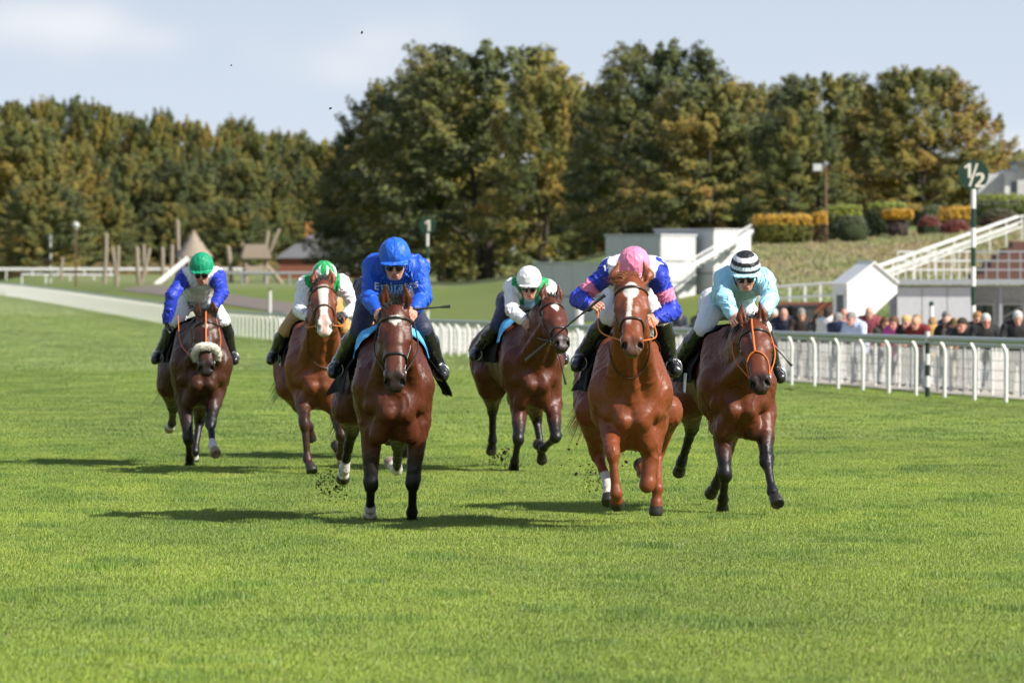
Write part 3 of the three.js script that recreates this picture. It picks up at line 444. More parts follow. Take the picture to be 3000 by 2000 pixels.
{ // low brick wall, bins and a white railing at the foot of the bank
  const d = 184, s = F / d, a = at(2255, 888, d), g = thing('brick_wall', 'low red brick retaining wall behind the apron', 'wall', V(a.x, groundY(a.x, -d) - 0.2, -d)), W = (2445 - 2255) / s, h = a.y + 0.3 - g.position.y; 
  const rows = Math.floor(h / 0.3), bricks = [box(0.58, 0.285, 0.3)]; for (let r = 0; r < rows; r++) for (let i = 0; i < Math.ceil(W / 0.6); i++) { const b = part('block', bricks[0], M_brick, g); b.position.set((i + 0.5 + (r % 2) * 0.5) * 0.6, 0.15 + r * 0.3, 0.012 * ((i * 7 + r * 3) % 3)); }
  for (const [px, w, l] of [[2292, 0.62, 'black wheeled bin on the left beside the low brick wall'], [2350, 0.72, 'wider dark grey wheeled bin beside the low brick wall']]) { const c = at(px, 892, 180), gy = groundY(c.x, c.z), b = thing('wheeled_bin', l, 'bin', V(c.x, gy, c.z), 0.1, 'bins'), hh = c.y - gy, M = std(RGB(0.02, 0.022, 0.024), 0.6); part('tub', new THREE.CylinderGeometry(w * 0.72, w * 0.6, hh - 0.12, 4, 1).rotateY(Math.PI / 4).translate(0, (hh - 0.12) / 2 + 0.06, 0), M, b); part('lid', box(w * 1.08, 0.08, w * 1.1, 0, hh - 0.04, 0), M, b); for (const s2 of [-1, 1]) part('wheel', new THREE.CylinderGeometry(0.1, 0.1, 0.06, 14).rotateZ(Math.PI / 2).translate(s2 * w * 0.4, 0.1, 0.3), M, b); }
  const r0 = at(2270, 848, 192), r1 = at(2450, 828, 190), q = thing('lawn_rail', 'white two bar rail on the lawn left of the white shed', 'rail', r0), B = r1.clone().sub(r0); for (const dy of [0, -0.4]) part('bar', bar(V(-2, dy - 0.05, 0), B.clone().add(V(0, dy, 0)), 0.045), M_white, q); for (let i = -2; i <= 4; i++) { const p = B.clone().multiplyScalar(i / 4); part('post', box(0.08, 0.85, 0.08, p.x, p.y - 0.36, p.z), M_white, q); }
  const f0 = at(2890, 950, 150), fg = groundY(f0.x, -150), f = thing('picket_fence', 'low white picket fence behind the white haired spectators', 'fence', V(f0.x, fg, -150)), fh = f0.y - fg, fw = (2968 - 2890) / F * 150; for (let x = 0; x < fw; x += 0.14) part('picket', box(0.07, fh, 0.025, x, fh / 2, 0), M_white, f); for (const y of [0.3, 0.94]) part('rail', box(fw, 0.09, 0.03, fw / 2, fh * y, -0.03), M_white, f);
}
{ // brick house
  const d = 560, s = F / d, c = at(818, 756, d), gy = groundY(c.x, c.z) - 0.5, g = thing('brick_house', 'red brick house with grey hipped roof beyond the play area', 'house', V(c.x, gy, c.z)), h = c.y - gy, W = (1090 - 818) / s, D = 8, rh = (756 - 682) / s, e = 0.4;
  part('wall', box(W, h, D, W / 2, h / 2, -D / 2), M_brick, g);
  const rx0 = (905 - 818) / s, rx1 = W - 2.6, A = [[-e, h, e], [W + e, h, e], [W + e, h, -D - e], [-e, h, -D - e], [rx0, h + rh, -D / 2], [rx1, h + rh, -D / 2]].map((p) => V(...p)), tri = [[0, 1, 5], [0, 5, 4], [1, 2, 5], [2, 3, 4], [2, 4, 5], [3, 0, 4], [0, 3, 2], [0, 2, 1]], pos = []; for (const t of tri) for (const i of t) pos.push(...A[i].toArray());
  const rg = new THREE.BufferGeometry(); rg.setAttribute('position', new THREE.Float32BufferAttribute(pos, 3)); rg.setAttribute('uv', new THREE.Float32BufferAttribute(pos.flatMap((v, i) => (i % 3 === 2 ? [] : [v / 3])), 2)); rg.computeVertexNormals(); const roof = part('roof', rg, M_roof, g); part('chimney', box(0.7, 1.8, 0.7, rx0 - 0.1, h + rh + 0.2, -D / 2), std(RGB(0.5, 0.22, 0.06), 0.9), roof);
  for (const px of [980, 1030]) { const w = part('window', box(1.1, 1.0, 0.1, (px - 818) / s, h - 1.1, 0.03), M_cabWhite, g); for (const k of [-1, 1]) part('pane', box(0.45, 0.84, 0.03, (px - 818) / s + k * 0.25, h - 1.1, 0.085), M_glass, w); }
}
{ // timber play area
  const d = 430; const log = (px0, y0, px1, y1, r, label, dd = d) => { const a = at(px0, y0, dd), b0 = at(px1, y1, dd), gy = groundY(b0.x, b0.z), b = V(b0.x, Math.max(gy - 0.2, b0.y), b0.z), g = thing('timber_post', label, 'post', b, 0, 'timber posts of the play area'), m = a.clone().sub(b), mid = m.clone().multiplyScalar(0.5).add(V(0.05 * Math.sin(px0), 0, 0.04)); part('trunk', new THREE.TubeGeometry(new THREE.CatmullRomCurve3([V(), mid, m]), 8, r, 8), M_wood, g); part('top_end', new THREE.SphereGeometry(r * 0.98, 8, 6).translate(m.x, m.y, m.z), M_wood, g); };
  log(310, 687, 304, 830, 0.15, 'tall timber post furthest left of the play area'); log(328, 726, 340, 840, 0.13, 'left leg of the narrow timber fork'); log(346, 724, 340, 840, 0.13, 'right leg of the narrow timber fork'); log(400, 728, 408, 856, 0.17, 'upright timber post with a forked foot'); log(420, 722, 424, 800, 0.14, 'timber post behind the leaning one'); log(436, 732, 410, 838, 0.15, 'timber post leaning to the right'); log(475, 727, 478, 812, 0.15, 'short timber post left of the slide'); log(503, 722, 500, 812, 0.15, 'short timber post above the slide'); log(519, 650, 526, 800, 0.16, 'tallest timber post beside the pointed hut', 438); log(182, 758, 176, 820, 0.13, 'isolated low timber post before the furlong post', 480); log(668, 726, 676, 830, 0.17, 'timber post between the two huts'); log(784, 682, 776, 770, 0.14, 'upright timber beside the box hut'); log(816, 674, 790, 738, 0.13, 'timber slanting up from the box hut'); log(776, 772, 830, 852, 0.17, 'timber prop slanting down from the box hut');
  const s = F / d; { const c = at(566, 752, 436), gy = groundY(c.x, c.z), h = c.y - gy, g = thing('play_hut', 'timber play hut with pointed shingle roof behind the emerald capped jockey', 'hut', V(c.x, gy, c.z), 0.6, 'play huts'); for (const [x, z] of [[-0.9, -0.9], [0.9, -0.9], [0.9, 0.9], [-0.9, 0.9]]) part('leg', cyl(0.12, 0.1, h + 0.1, x, h / 2, z, 8), M_wood, g); part('platform', box(2.1, 0.12, 2.1, 0, h * 0.55, 0), M_wood, g); const prof = [[1.55, 0], [1.1, 0.5], [0.6, 1.15], [0.22, 1.7], [0.1, 1.95], [0.001, 2.0]]; for (let i = 0; i < 5; i++) part('shingle_course', new THREE.CylinderGeometry(prof[i + 1][0] + 0.05, prof[i][0], prof[i + 1][1] - prof[i][1] + 0.06, 4).rotateY(Math.PI / 4).translate(0, h + (prof[i][1] + prof[i + 1][1]) / 2, 0), M_shingle, g); for (const z of [-1, 1]) for (let i = 0; i < 7; i++) part('board', box(0.24, h * 0.3, 0.04, -0.9 + i * 0.3, h * 0.7, z), M_wood, g); }
  { const c = at(748, 756, 430), gy = groundY(c.x, c.z), h = c.y - gy, g = thing('play_hut', 'boxy timber play hut with hipped shingle roof on stilts', 'hut', V(c.x, gy, c.z), 0.15, 'play huts'); for (const x of [-0.8, 0.8]) for (const z of [-0.6, 0.6]) part('leg', cyl(0.13, 0.11, h + 0.1, x, h / 2, z, 8), M_wood, g); part('platform', box(2.2, 0.12, 1.6, 0, h * 0.4, 0), M_wood, g); for (let i = 0; i < 4; i++) part('shingle_course', box(2.2 - i * 0.16, 0.3, 1.9 - i * 0.42, 0, h + 0.12 + i * 0.26, 0), M_shingle, g); part('finial', cyl(0.1, 0.06, 0.6, -1.0, h + 1.0, 0, 8), M_wood, g); for (let i = 0; i < 6; i++) part('board', box(0.26, h * 0.28, 0.04, -0.75 + i * 0.3, h * 0.56, 0.72), M_wood, g); }
  { const a = at(452, 838, 425), b = at(548, 758, 428), g = thing('slide', 'white playground slide left of the emerald capped jockey', 'slide', a), B = b.clone().sub(a); part('chute', [beam(V(), B, 0.55, 0.06), beam(V(0, 0.1, 0.28), B.clone().add(V(0, 0.1, 0.28)), 0.05, 0.22), beam(V(0, 0.1, -0.28), B.clone().add(V(0, 0.1, -0.28)), 0.05, 0.22)], M_white, g); for (const t of [0.4, 0.9]) { const p = B.clone().multiplyScalar(t); part('leg', bar(V(p.x, -0.5, p.z), p, 0.05), M_grey, g); } }
  const fence = (px0, px1, y, y2, dd, n, label, mat, bars = [0]) => { const a = at(px0, y, dd), b = at(px1, y2, dd), g = thing('white_rail', label, 'rail', a, 0, 'far rails'), B = b.clone().sub(a); for (const dy of bars) part('bar', bar(V(0, dy, 0), B.clone().add(V(0, dy, 0)), 0.1, 8), mat, g); for (let i = 0; i <= n; i++) { const p = B.clone().multiplyScalar(i / n), gy = groundY(a.x + p.x, a.z + p.z) - a.y - 0.1; part('post', cyl(0.075, 0.075, p.y - gy, p.x, (p.y + gy) / 2, p.z, 8), mat, g); } };
  fence(-60, 782, 787, 787, 600, 11, 'furthest white rail across the play area', M_white, [0, -0.12]); fence(62, 345, 804, 806, 530, 4, 'nearer white rail on the left below the timber posts', M_white); fence(640, 985, 800, 800, 405, 5, 'pale grey metal rail in front of the brick house', M_grey);
  { const S = leafSet(), R = rngOf(9); for (let i = 0; i < 9000; i++) { const px = -80 + R() * 1100, p = at(px, 800, 618 + R() * 8), gy = groundY(p.x, p.z), k = 0.7 + 0.6 * R(), c = R() < 0.5 ? [0.22, 0.13, 0.05] : [0.1, 0.1, 0.03]; leafAt(S, V(p.x, gy + R() * (0.9 + 0.5 * n2(px * 0.02, 1)), p.z), V(R() - 0.5, 0.5, 0.7).normalize(), 0.16, c.map((v) => v * k), R); } const m = part('undergrowth', leafGeo(S), M_leaf, scene); m.userData = { kind: 'stuff', label: 'rusty rough undergrowth below the left woodland', category: 'undergrowth' }; }
}
// ------------------------------------------------------------------ horses
const M_tack = phys(RGB(0.012, 0.011, 0.011), 0.38, { clearcoat: 0.3, clearcoatRoughness: 0.3 });
const M_tackBrown = phys(RGB(0.05, 0.02, 0.012), 0.4, { clearcoat: 0.2, clearcoatRoughness: 0.35 });
const M_orange = std(RGB(0.62, 0.15, 0.025), 0.55);
const M_steel = std(RGB(0.5, 0.5, 0.5), 0.3, { metalness: 1 });
const M_cloth = phys(RGB(0.009, 0.009, 0.01), 0.85, { specularIntensity: 0.35, side: THREE.DoubleSide });
const M_eye = phys(RGB(0.006, 0.004, 0.003), 0.08, { clearcoat: 1 });
const M_padBlue = std(RGB(0.10, 0.42, 0.78), 0.8);
const M_whiteMark = std(RGB(0.72, 0.72, 0.74), 0.6);
const M_fleece = std(RGB(0.72, 0.68, 0.58), 1);

const coatTex = dataTex(512, 512, (x, y) => { const hair = tiled(x * 5, y, 512 * 5, 512, 60), ripple = tiled(x * 1.6, y, 512 * 1.6, 512, 5, 4), vein = 1 - Math.abs(tiled(x, y, 512, 512, 2.6, 21)), v = 120 + 44 * hair + 22 * ripple + 60 * vein ** 16 + 14 * (rnd() - 0.5); return [clamp(v, 0, 255), clamp(v, 0, 255), clamp(v, 0, 255)]; }, 1, false);
// tapered strands of hair from roots along given directions
function strands(list, seg = 6, sides = 4) {
  const pos = [], nor = [], idx = [];
  for (const [p0, p1, p2, r] of list) {
    const o = pos.length / 3, c = new THREE.QuadraticBezierCurve3(p0, p1, p2);
    for (let s = 0; s <= seg; s++) {
      const t = s / seg, p = c.getPoint(t), T = c.getTangent(t), u = V().crossVectors(T, Math.abs(T.y) > 0.9 ? V(1, 0, 0) : V(0, 1, 0)).normalize(), w = V().crossVectors(T, u), R = r * (1 - 0.93 * t * t);
      for (let k = 0; k < sides; k++) { const a = k / sides * 6.2832, nx = u.x * Math.cos(a) + w.x * Math.sin(a), ny = u.y * Math.cos(a) + w.y * Math.sin(a), nz = u.z * Math.cos(a) + w.z * Math.sin(a); pos.push(p.x + nx * R, p.y + ny * R, p.z + nz * R); nor.push(nx, ny, nz); }
    }
    for (let s = 0; s < seg; s++) for (let k = 0; k < sides; k++) { const a = o + s * sides + k, b = o + s * sides + (k + 1) % sides; idx.push(a, b, b + sides, a, b + sides, a + sides); }
  }
  const g = new THREE.BufferGeometry(); g.setAttribute('position', new THREE.Float32BufferAttribute(pos, 3)); g.setAttribute('normal', new THREE.Float32BufferAttribute(nor, 3)); g.setIndex(idx); return g;
}
function roughen(g, amp, f) { // small unevenness of the surface in its normals
  const p = g.attributes.position.array, n = g.attributes.normal.array;
  for (let i = 0; i < p.length; i += 3) { const x = p[i] * f, y = p[i + 1] * f, z = p[i + 2] * f; const a = n[i] + amp * n3(x, y, z), b = n[i + 1] + amp * n3(x + 31, y, z), c = n[i + 2] + amp * n3(x, y + 17, z), L = Math.hypot(a, b, c); n[i] = a / L; n[i + 1] = b / L; n[i + 2] = c / L; }
  return g;
}
function nearest(line, x, y, z) { // [length along a polyline, distance to it]
  let best = 1e9, at = 0, run = 0;
  for (let i = 0; i < line.length - 1; i++) {
    const a = line[i], b = line[i + 1], bx = b.x - a.x, by = b.y - a.y, bz = b.z - a.z, L = Math.hypot(bx, by, bz), h = clamp(((x - a.x) * bx + (y - a.y) * by + (z - a.z) * bz) / (L * L)), d = Math.hypot(x - a.x - bx * h, y - a.y - by * h, z - a.z - bz * h);
    if (d < best) { best = d; at = run + h * L; } run += L;
  }
  return [at, best];
}
function makeHorse(H) {
  const R = rngOf(H.seed), base = at(H.chest, 1000, H.d); const gY = groundY(base.x, -H.d), O = V(base.x, gY, -H.d);
  const group = thing('horse', H.label, 'horse', O, 0, 'racehorses');
  const loc = (px, py, zf) => at(px, py, H.d - zf).sub(O);
  const sy = Math.sin(H.yaw), cy = Math.cos(H.yaw), drop = H.drop ?? 0.08, rise = H.rise ?? 0;
  const L = (x, y, z) => V(x * cy + z * sy, y - drop - rise * z * 0.0 + (H.pitch ?? 0) * z, -x * sy + z * cy), LAT = V(cy, 0, -sy);
  const B = new Body(0.05), q = (o) => ({ n: LAT, ...o });
  // trunk
  B.add(L(0, 1.18, -0.34), L(0, 1.17, -0.9), 0.305, 0.315, q({ q: 0.79, k: 0.1 }));
  B.add(L(0, 1.12, -0.16), L(0, 1.14, -0.45), 0.26, 0.31, q({ q: 0.79, k: 0.1 }));
  B.add(L(0, 1.25, -0.9), L(0, 1.29, -1.25), 0.26, 0.25, q({ q: 0.95, k: 0.1 }));
  B.add(L(0, 1.48, -0.38), L(0, 1.42, -0.82), 0.085, 0.11, { k: 0.12 });
  B.ball(L(0, 1.26, -1.36), 0.25, { k: 0.08 });
  for (const s of [-1, 1]) {
    B.add(L(s * 0.12, 1.42, -0.42), L(s * 0.175, 1.14, -0.1), 0.1, 0.125, { k: 0.045 });         // shoulder blade to point of shoulder
    B.add(L(s * 0.165, 1.2, -0.1), L(s * 0.15, 1.0, -0.04), 0.1, 0.085, { k: 0.045 });            // upper breast
    B.add(L(s * 0.13, 1.1, -0.02), L(s * 0.06, 0.93, 0.035), 0.083, 0.074, { k: 0.03 });          // pectoral muscle
    B.add(L(s * 0.055, 0.92, -0.02), L(s * 0.11, 0.77, -0.09), 0.085, 0.078, { k: 0.04 });
    B.add(L(s * 0.035, 1.2, 0.0), L(s * 0.04, 1.0, 0.03), 0.06, 0.055, { k: 0.03 });
    B.add(L(s * 0.06, 0.82, -0.15), L(s * 0.06, 0.8, -0.5), 0.105, 0.1, { k: 0.05 });
    B.add(L(s * 0.185, 1.12, -0.2), L(s * 0.18, 0.97, -0.24), 0.115, 0.1, { k: 0.035 });            // triceps
    B.ball(L(s * 0.14, 1.36, -1.2), 0.12, { k: 0.08 });
    B.add(L(s * 0.13, 1.22, -1.4), L(s * 0.17, 1.02, -1.2), 0.2, 0.165, { k: 0.08 });
    B.add(L(s * 0.12, 1.16, -1.52), L(s * 0.12, 1.0, -1.45), 0.14, 0.12, { k: 0.07 });
  }
  // neck and head
  const poll = loc(...H.poll), lipXY = loc(H.lips[0], H.lips[1], H.poll[2]), HL = H.headLength ?? 0.64;
  const flat = Math.hypot(lipXY.x - poll.x, lipXY.y - poll.y), fwd = Math.sqrt(Math.max(0.02, HL * HL - flat * flat)), lips = loc(H.lips[0], H.lips[1], H.poll[2] + fwd);
  const hz = V().subVectors(lips, poll).normalize(), HS = HL / 0.6, hf = frame(poll, hz, V(H.twist ?? 0, 0.5, 1).normalize(), HS), hq = (o) => ({ n: hf.x, ...o });
  const nb = L(0, 1.24, -0.22), nm = V().lerpVectors(L(0, 1.33, 0.0), poll, 0.42), np = hf(0, -0.06, 0.03);
  B.add(nb, nm, 0.225, 0.165, q({ q: 0.66, k: 0.09 }));
  B.add(nm, np, 0.165, 0.105, q({ q: 0.62, k: 0.08 }));
  B.add(L(0, 1.46, -0.35), V().lerpVectors(nm, poll, 0.3).add(V(0, 0.09, 0)), 0.06, 0.045, { k: 0.09 });
  for (const s of [-1, 1]) B.add(L(s * 0.13, 1.12, -0.02), hf(s * 0.055, -0.17, 0.16), 0.075, 0.05, { k: 0.04 });  // the muscles either side of the throat
  B.add(L(0, 1.08, 0.02), hf(0, -0.2, 0.2), 0.055, 0.04, { k: 0.045 });                                         // windpipe
  const HA = (a, b, ra, rb, o = {}) => B.add(a, b, ra * HS, rb * HS, { ...o, k: (o.k ?? 0.03) * HS }), HB = (a, r, o) => HA(a, a, r, r, o);
  HB(hf(0, -0.065, 0.07), 0.1, hq({ q: 0.92, k: 0.05 }));
  HA(hf(0, -0.055, 0.1), hf(0, -0.055, 0.25), 0.094, 0.088, hq({ k: 0.04 }));
  for (const s of [-1, 1]) {
    HA(hf(s * 0.074, -0.022, 0.155), hf(s * 0.084, -0.042, 0.225), 0.036, 0.034, { k: 0.03 });                  // brow and eye socket
    HA(hf(s * 0.045, -0.13, 0.13), hf(s * 0.045, -0.16, 0.2), 0.11, 0.085, hq({ q: 0.42, k: 0.03 }));         // cheek
    HA(hf(s * 0.056, -0.07, 0.27), hf(s * 0.036, -0.075, 0.42), 0.035, 0.026, { k: 0.03 });                   // cheekbone ridge
    HA(hf(s * 0.03, -0.022, 0.34), hf(s * 0.034, -0.034, 0.5), 0.03, 0.025, { k: 0.03 });
    HA(hf(s * 0.043, -0.034, 0.512), hf(s * 0.046, -0.062, 0.545), 0.031, 0.03, { k: 0.018 });                // nostril rim
  }
  HA(hf(0, -0.048, 0.2), hf(0, -0.046, 0.47), 0.076, 0.046, hq({ q: 0.95, k: 0.04 }));
  HA(hf(0, -0.15, 0.2), hf(0, -0.115, 0.5), 0.06, 0.034, hq({ q: 0.9, k: 0.04 }));
  HA(hf(0, -0.07, 0.49), hf(0, -0.085, 0.55), 0.056, 0.047, { k: 0.03 });
  HA(hf(0.018, -0.085, 0.575), hf(-0.018, -0.085, 0.575), 0.029, 0.029, { k: 0.02 });
  HA(hf(0.015, -0.128, 0.545), hf(-0.015, -0.128, 0.545), 0.027, 0.027, { k: 0.012 });
  HB(hf(0, -0.14, 0.515), 0.034, { k: 0.02 });
  for (const s of [-1, 1]) {
    HA(hf(s * 0.05, -0.03, 0.556), hf(s * 0.062, -0.058, 0.566), 0.017, 0.013, { sub: true, k: 0.008 });
    HA(hf(s * 0.044, -0.04, 0.53), hf(s * 0.05, -0.05, 0.56), 0.008, 0.014, { sub: true, k: 0.006 });
    HB(hf(s * 0.124, -0.044, 0.206), 0.022, { sub: true, k: 0.01 });
    // ears: a tapered blade hollowed in front
    const [er, eb, el] = H.ears ?? [0.03, 0.0, 0.165], e0 = hf(s * 0.062, -0.012, 0.035), e1 = hf(s * (0.062 + er), el * 0.35 - eb, -el * 0.4), e2 = hf(s * (0.052 + er * 0.6), el * 0.95 - eb * 1.6, -el * 0.95 + 0.005);
    const en = V().crossVectors(V().subVectors(e2, e0), hf.x).normalize();
    HA(e0, e1, 0.026, 0.032, { k: 0.02, n: en, q: 0.6 }); HA(e1, e2, 0.031, 0.003, { k: 0.02, n: en, q: 0.62 });
    const fr = en.dot(V(0, 0, 1)) > 0 ? 1 : -1, sh = en.clone().multiplyScalar(fr * 0.018 * HS);
    HA(V().lerpVectors(e0, e1, 0.45).add(sh), V().lerpVectors(e1, e2, 0.6).add(sh), 0.017, 0.007, { sub: true, k: 0.008 });
  }
  // legs
  const legs = [];
  const chain = (j, zf, len, dir) => { const out = [loc(j[0][0], j[0][1], zf)]; for (let i = 1; i < j.length; i++) { const p = loc(j[i][0], j[i][1], zf), a = out[i - 1], f = Math.hypot(p.x - a.x, p.y - a.y), dz = Math.sqrt(Math.max(0, len[i - 1] ** 2 - f * f)); zf += dir[i - 1] * dz; out.push(loc(j[i][0], j[i][1], zf)); } return out; };
  H.fore.forEach((f, i) => {
    const [E, K, T, G] = chain(f.j, f.z ?? -0.2, [0.44, 0.29, 0.16], f.dir), s = Math.sign(f.j[0][0] - H.chest) || 1;
    const fwdK = V().subVectors(K, E), out = V(s, 0, 0);
    B.add(L(s * 0.17, 1.08, -0.14), E, 0.12, 0.09, { k: 0.05 });
    B.add(E, K, 0.083, 0.047, { k: 0.045 });
    B.add(V().lerpVectors(E, K, 0.12).add(V(0, 0, 0.025)), V().lerpVectors(E, K, 0.5).add(V(s * 0.008, 0, 0.012)), 0.062, 0.045, { k: 0.03 });
    B.add(V().lerpVectors(E, K, 0.95), V().lerpVectors(K, T, 0.12), 0.05, 0.046, { k: 0.022 });
    B.add(V().lerpVectors(E, K, 0.93).add(V(s * 0.02, 0, 0)), V().lerpVectors(K, T, 0.06).add(V(-s * 0.02, 0, 0)), 0.033, 0.033, { k: 0.02 });
    B.add(K, T, 0.034, 0.03, { k: 0.02 });
    B.add(V().lerpVectors(T, K, 0.1), T, 0.036, 0.042, { k: 0.02 }); 
    const dn = V().subVectors(G, T).normalize(), C = V().lerpVectors(T, G, 0.5), big = V().lerpVectors(T, G, 0.97);
    B.add(T, C, 0.037, 0.035, { k: 0.02 });
    B.add(C, V().lerpVectors(T, G, 0.84), 0.047, 0.054, { k: 0.008 });
    legs.push({ line: [E, K, T, G], sock: f.sock ?? 0, hoof: f.hoof, fore: true, cut: G, dn });
    B.ball(G.clone().addScaledVector(dn, 0.062), 0.075, { sub: true, k: 0.006 });
  });
  H.hind.forEach((f) => {
    const [S, K, T, G] = chain(f.j, f.z ?? -1.05, [0.45, 0.36, 0.16], f.dir), s = f.s;
    B.add(L(s * 0.15, 1.12, -1.3), S, 0.17, 0.13, { k: 0.07 });
    B.add(S, K, 0.125, 0.05, { k: 0.05 });
    B.add(V().lerpVectors(S, K, 0.2).add(V(0, 0, -0.05)), V().lerpVectors(S, K, 0.6), 0.085, 0.05, { k: 0.04 });
    B.add(V().lerpVectors(S, K, 0.93), V().lerpVectors(K, T, 0.1), 0.05, 0.047, { k: 0.02 });
    B.ball(K.clone().add(V(0, 0.035, -0.05)), 0.028, { k: 0.03 });
    B.add(K, T, 0.038, 0.032, { k: 0.02 });
    B.add(V().lerpVectors(T, K, 0.1), T, 0.037, 0.042, { k: 0.02 });
    const dn = V().subVectors(G, T).normalize();
    B.add(T, V().lerpVectors(T, G, 0.5), 0.037, 0.035, { k: 0.02 });
    B.add(V().lerpVectors(T, G, 0.5), V().lerpVectors(T, G, 0.84), 0.046, 0.053, { k: 0.008 });
    B.ball(G.clone().addScaledVector(dn, 0.062), 0.075, { sub: true, k: 0.006 });
    legs.push({ line: [S, K, T, G], sock: f.sock ?? 0, hoof: f.hoof, fore: false, cut: G });
  });
  // coat
  const C = H.coat, dark = C.points, white = [0.62, 0.58, 0.53], pink = [0.55, 0.36, 0.3];
  const lerp3 = (a, b, t) => [mix(a[0], b[0], t), mix(a[1], b[1], t), mix(a[2], b[2], t)];
  const color = (x, y, z) => {
    const n = fbm3(x * 5, y * 5, z * 5, 2), fine = n3(x * 55, y * 18, z * 55);
    let c = C.base.map((v) => v * (1 + 0.12 * n + 0.05 * fine));
    let bt = 0, bd = 1, bl = null; for (const l of legs) { const [t, d] = nearest(l.line, x, y, z); if (d < bd) { bd = d; bt = t; bl = l; } }
    if (bl && bd < 0.17) {
      const len = bl.line, full = len[0].distanceTo(len[1]) + len[1].distanceTo(len[2]) + len[2].distanceTo(len[3]), fet = full - len[2].distanceTo(len[3]), rest = full - bt, e = 0.035 * n3(x * 9, y * 9, z * 9);
      const k0 = len[0].distanceTo(len[1]); c = lerp3(c, dark, C.blackLegs * smooth(bt + e, k0 * (bl.fore ? 0.22 : 0.45), k0 * 0.85));
      if (bl.sock) c = lerp3(c, white, smooth(bl.sock - rest + e * 0.7, -0.012, 0.012));
      if (rest < 0.08) c = lerp3(c, bl.hoof ?? [0.028, 0.024, 0.02], smooth(0.083 - rest + e * 0.15, -0.004, 0.004));
    }
    const [a, b, d] = hf.inv(x, y, z);
    if (d > -0.25 && d < 0.66 && Math.abs(a) < 0.17 && b > -0.26 && b < 0.25) {
      const muz = smooth(d + 0.02 * n + Math.max(0, -b - 0.08) * 0.4, C.muzzleFrom ?? 0.45, (C.muzzleFrom ?? 0.45) + 0.07) * smooth(b, -0.24, -0.19); c = lerp3(c, C.muzzle ?? [0.018, 0.013, 0.012], muz * (C.muzzleAmount ?? 0.9));
      const eye = smooth(0.05 - Math.hypot(Math.abs(a) - 0.1, b + 0.045, d - 0.2), 0, 0.03); c = lerp3(c, dark, eye * 0.55);
      if (d > 0.5 && Math.hypot(Math.abs(a) - 0.052, b + 0.046, (d - 0.56) * 0.8) < 0.021) c = [0.008, 0.006, 0.006];
      if (H.blaze && b > -0.1) { const e = 0.006 * n3(a * 60, d * 60, 3), m = H.blaze(a + e, d + e); if (m > 0) c = lerp3(c, white, clamp(m)); }
      if (H.snip && d > 0.44) { const m = H.snip(a, b, d); if (m > 0) c = lerp3(c, pink, clamp(m)); }
      if (b > 0.05 && C.blackLegs) { const e = smooth(b, 0.1, 0.17); c = lerp3(c, dark, 0.6 * e); }
    }
    if (H.crest !== 0) { const ridge = smooth(0.0, 0.02, 0.0); }
    return c;
  };
  // the head gets the finer grid; the two meet behind the jaw
  const hb = [hf(0, 0.0, 0.0), hf(0, 0.25, -0.25), hf(0, -0.25, 0.05), hf(0, 0, 0.62), hf(0, -0.2, 0.6)], hlo = [0, 1, 2].map((i) => Math.min(...hb.map((p) => p.getComponent(i))) - 0.14), hhi = [0, 1, 2].map((i) => Math.max(...hb.map((p) => p.getComponent(i))) + 0.14);
  const head = new Body(B.k); head.p = B.p; const body = new Body(B.k); body.p = B.p;
  const cutA = (x, y, z) => { const [a, b, d] = hf.inv(x, y, z), front = Math.max(d - 0.06 + Math.max(0, -b - 0.12) * 0.9, b - 0.02); return Math.min(front, 0.19 - Math.abs(a), b + 0.27, 0.68 - d); };  // > 0: head
  const hd = head.d.bind(head), bd = body.d.bind(body);
  head.d = (x, y, z, l) => { const v = hd(x, y, z, l), c = cutA(x, y, z); return c < -0.03 ? Math.max(v, 0.05) : v + (c < 0 ? -c * 0.1 : 0); };
  body.d = (x, y, z, l) => { const v = bd(x, y, z, l), c = cutA(x, y, z); return c > 0.012 ? Math.max(v, c - 0.0) : v; };
  const fine = H.fine ?? 1, gB = body.mesh(0.0115 * fine, { color }), gH = head.mesh(0.0062 * fine, { color, within: [hlo, hhi] });
  const coat = phys(RGB(1, 1, 1), C.rough ?? 0.43, { vertexColors: true, specularIntensity: 0.8, bumpMap: coatTex, bumpScale: 0.0016 });
  for (const [g, amp] of [[gB, 1], [gH, 0.35]]) { // muscle strands and veins under the skin
    const p = g.attributes.position.array, n = g.attributes.normal.array;
    for (let i = 0; i < p.length; i += 3) { const x = p[i], y = p[i + 1], z = p[i + 2], w = n3(x * 3 + H.seed, y * 2, z * 3), r1 = 1 - Math.abs(n3(x * 7.5 + w, y * 2.6, z * 7.5 + H.seed)), r2 = 1 - Math.abs(n3(x * 12 + w * 1.5, y * 7 + H.seed, z * 12)), k = amp * (0.0075 * (r1 ** 3 - 0.3) + 0.0035 * r2 ** 9) * smooth(y, 0.12, 0.6); p[i] += n[i] * k; p[i + 1] += n[i + 1] * k; p[i + 2] += n[i + 2] * k; }
    g.computeVertexNormals();
  }
  const skinG = roughen(joined([gB, gH]), 0.04, 30), sp = skinG.attributes.position, uvs = new Float32Array(sp.count * 2);
  for (let i = 0; i < sp.count; i++) { uvs[i * 2] = (sp.getX(i) + 0.45 * sp.getZ(i)) / 0.4; uvs[i * 2 + 1] = (sp.getY(i) + 0.3 * sp.getZ(i)) / 0.4; }
  skinG.setAttribute('uv', new THREE.BufferAttribute(uvs, 2)); part('body', skinG, coat, group);
  for (const s of [-1, 1]) part('eye', new THREE.SphereGeometry(0.021, 16, 12).translate(...hf(s * 0.1, -0.044, 0.208).toArray()), M_eye, group);
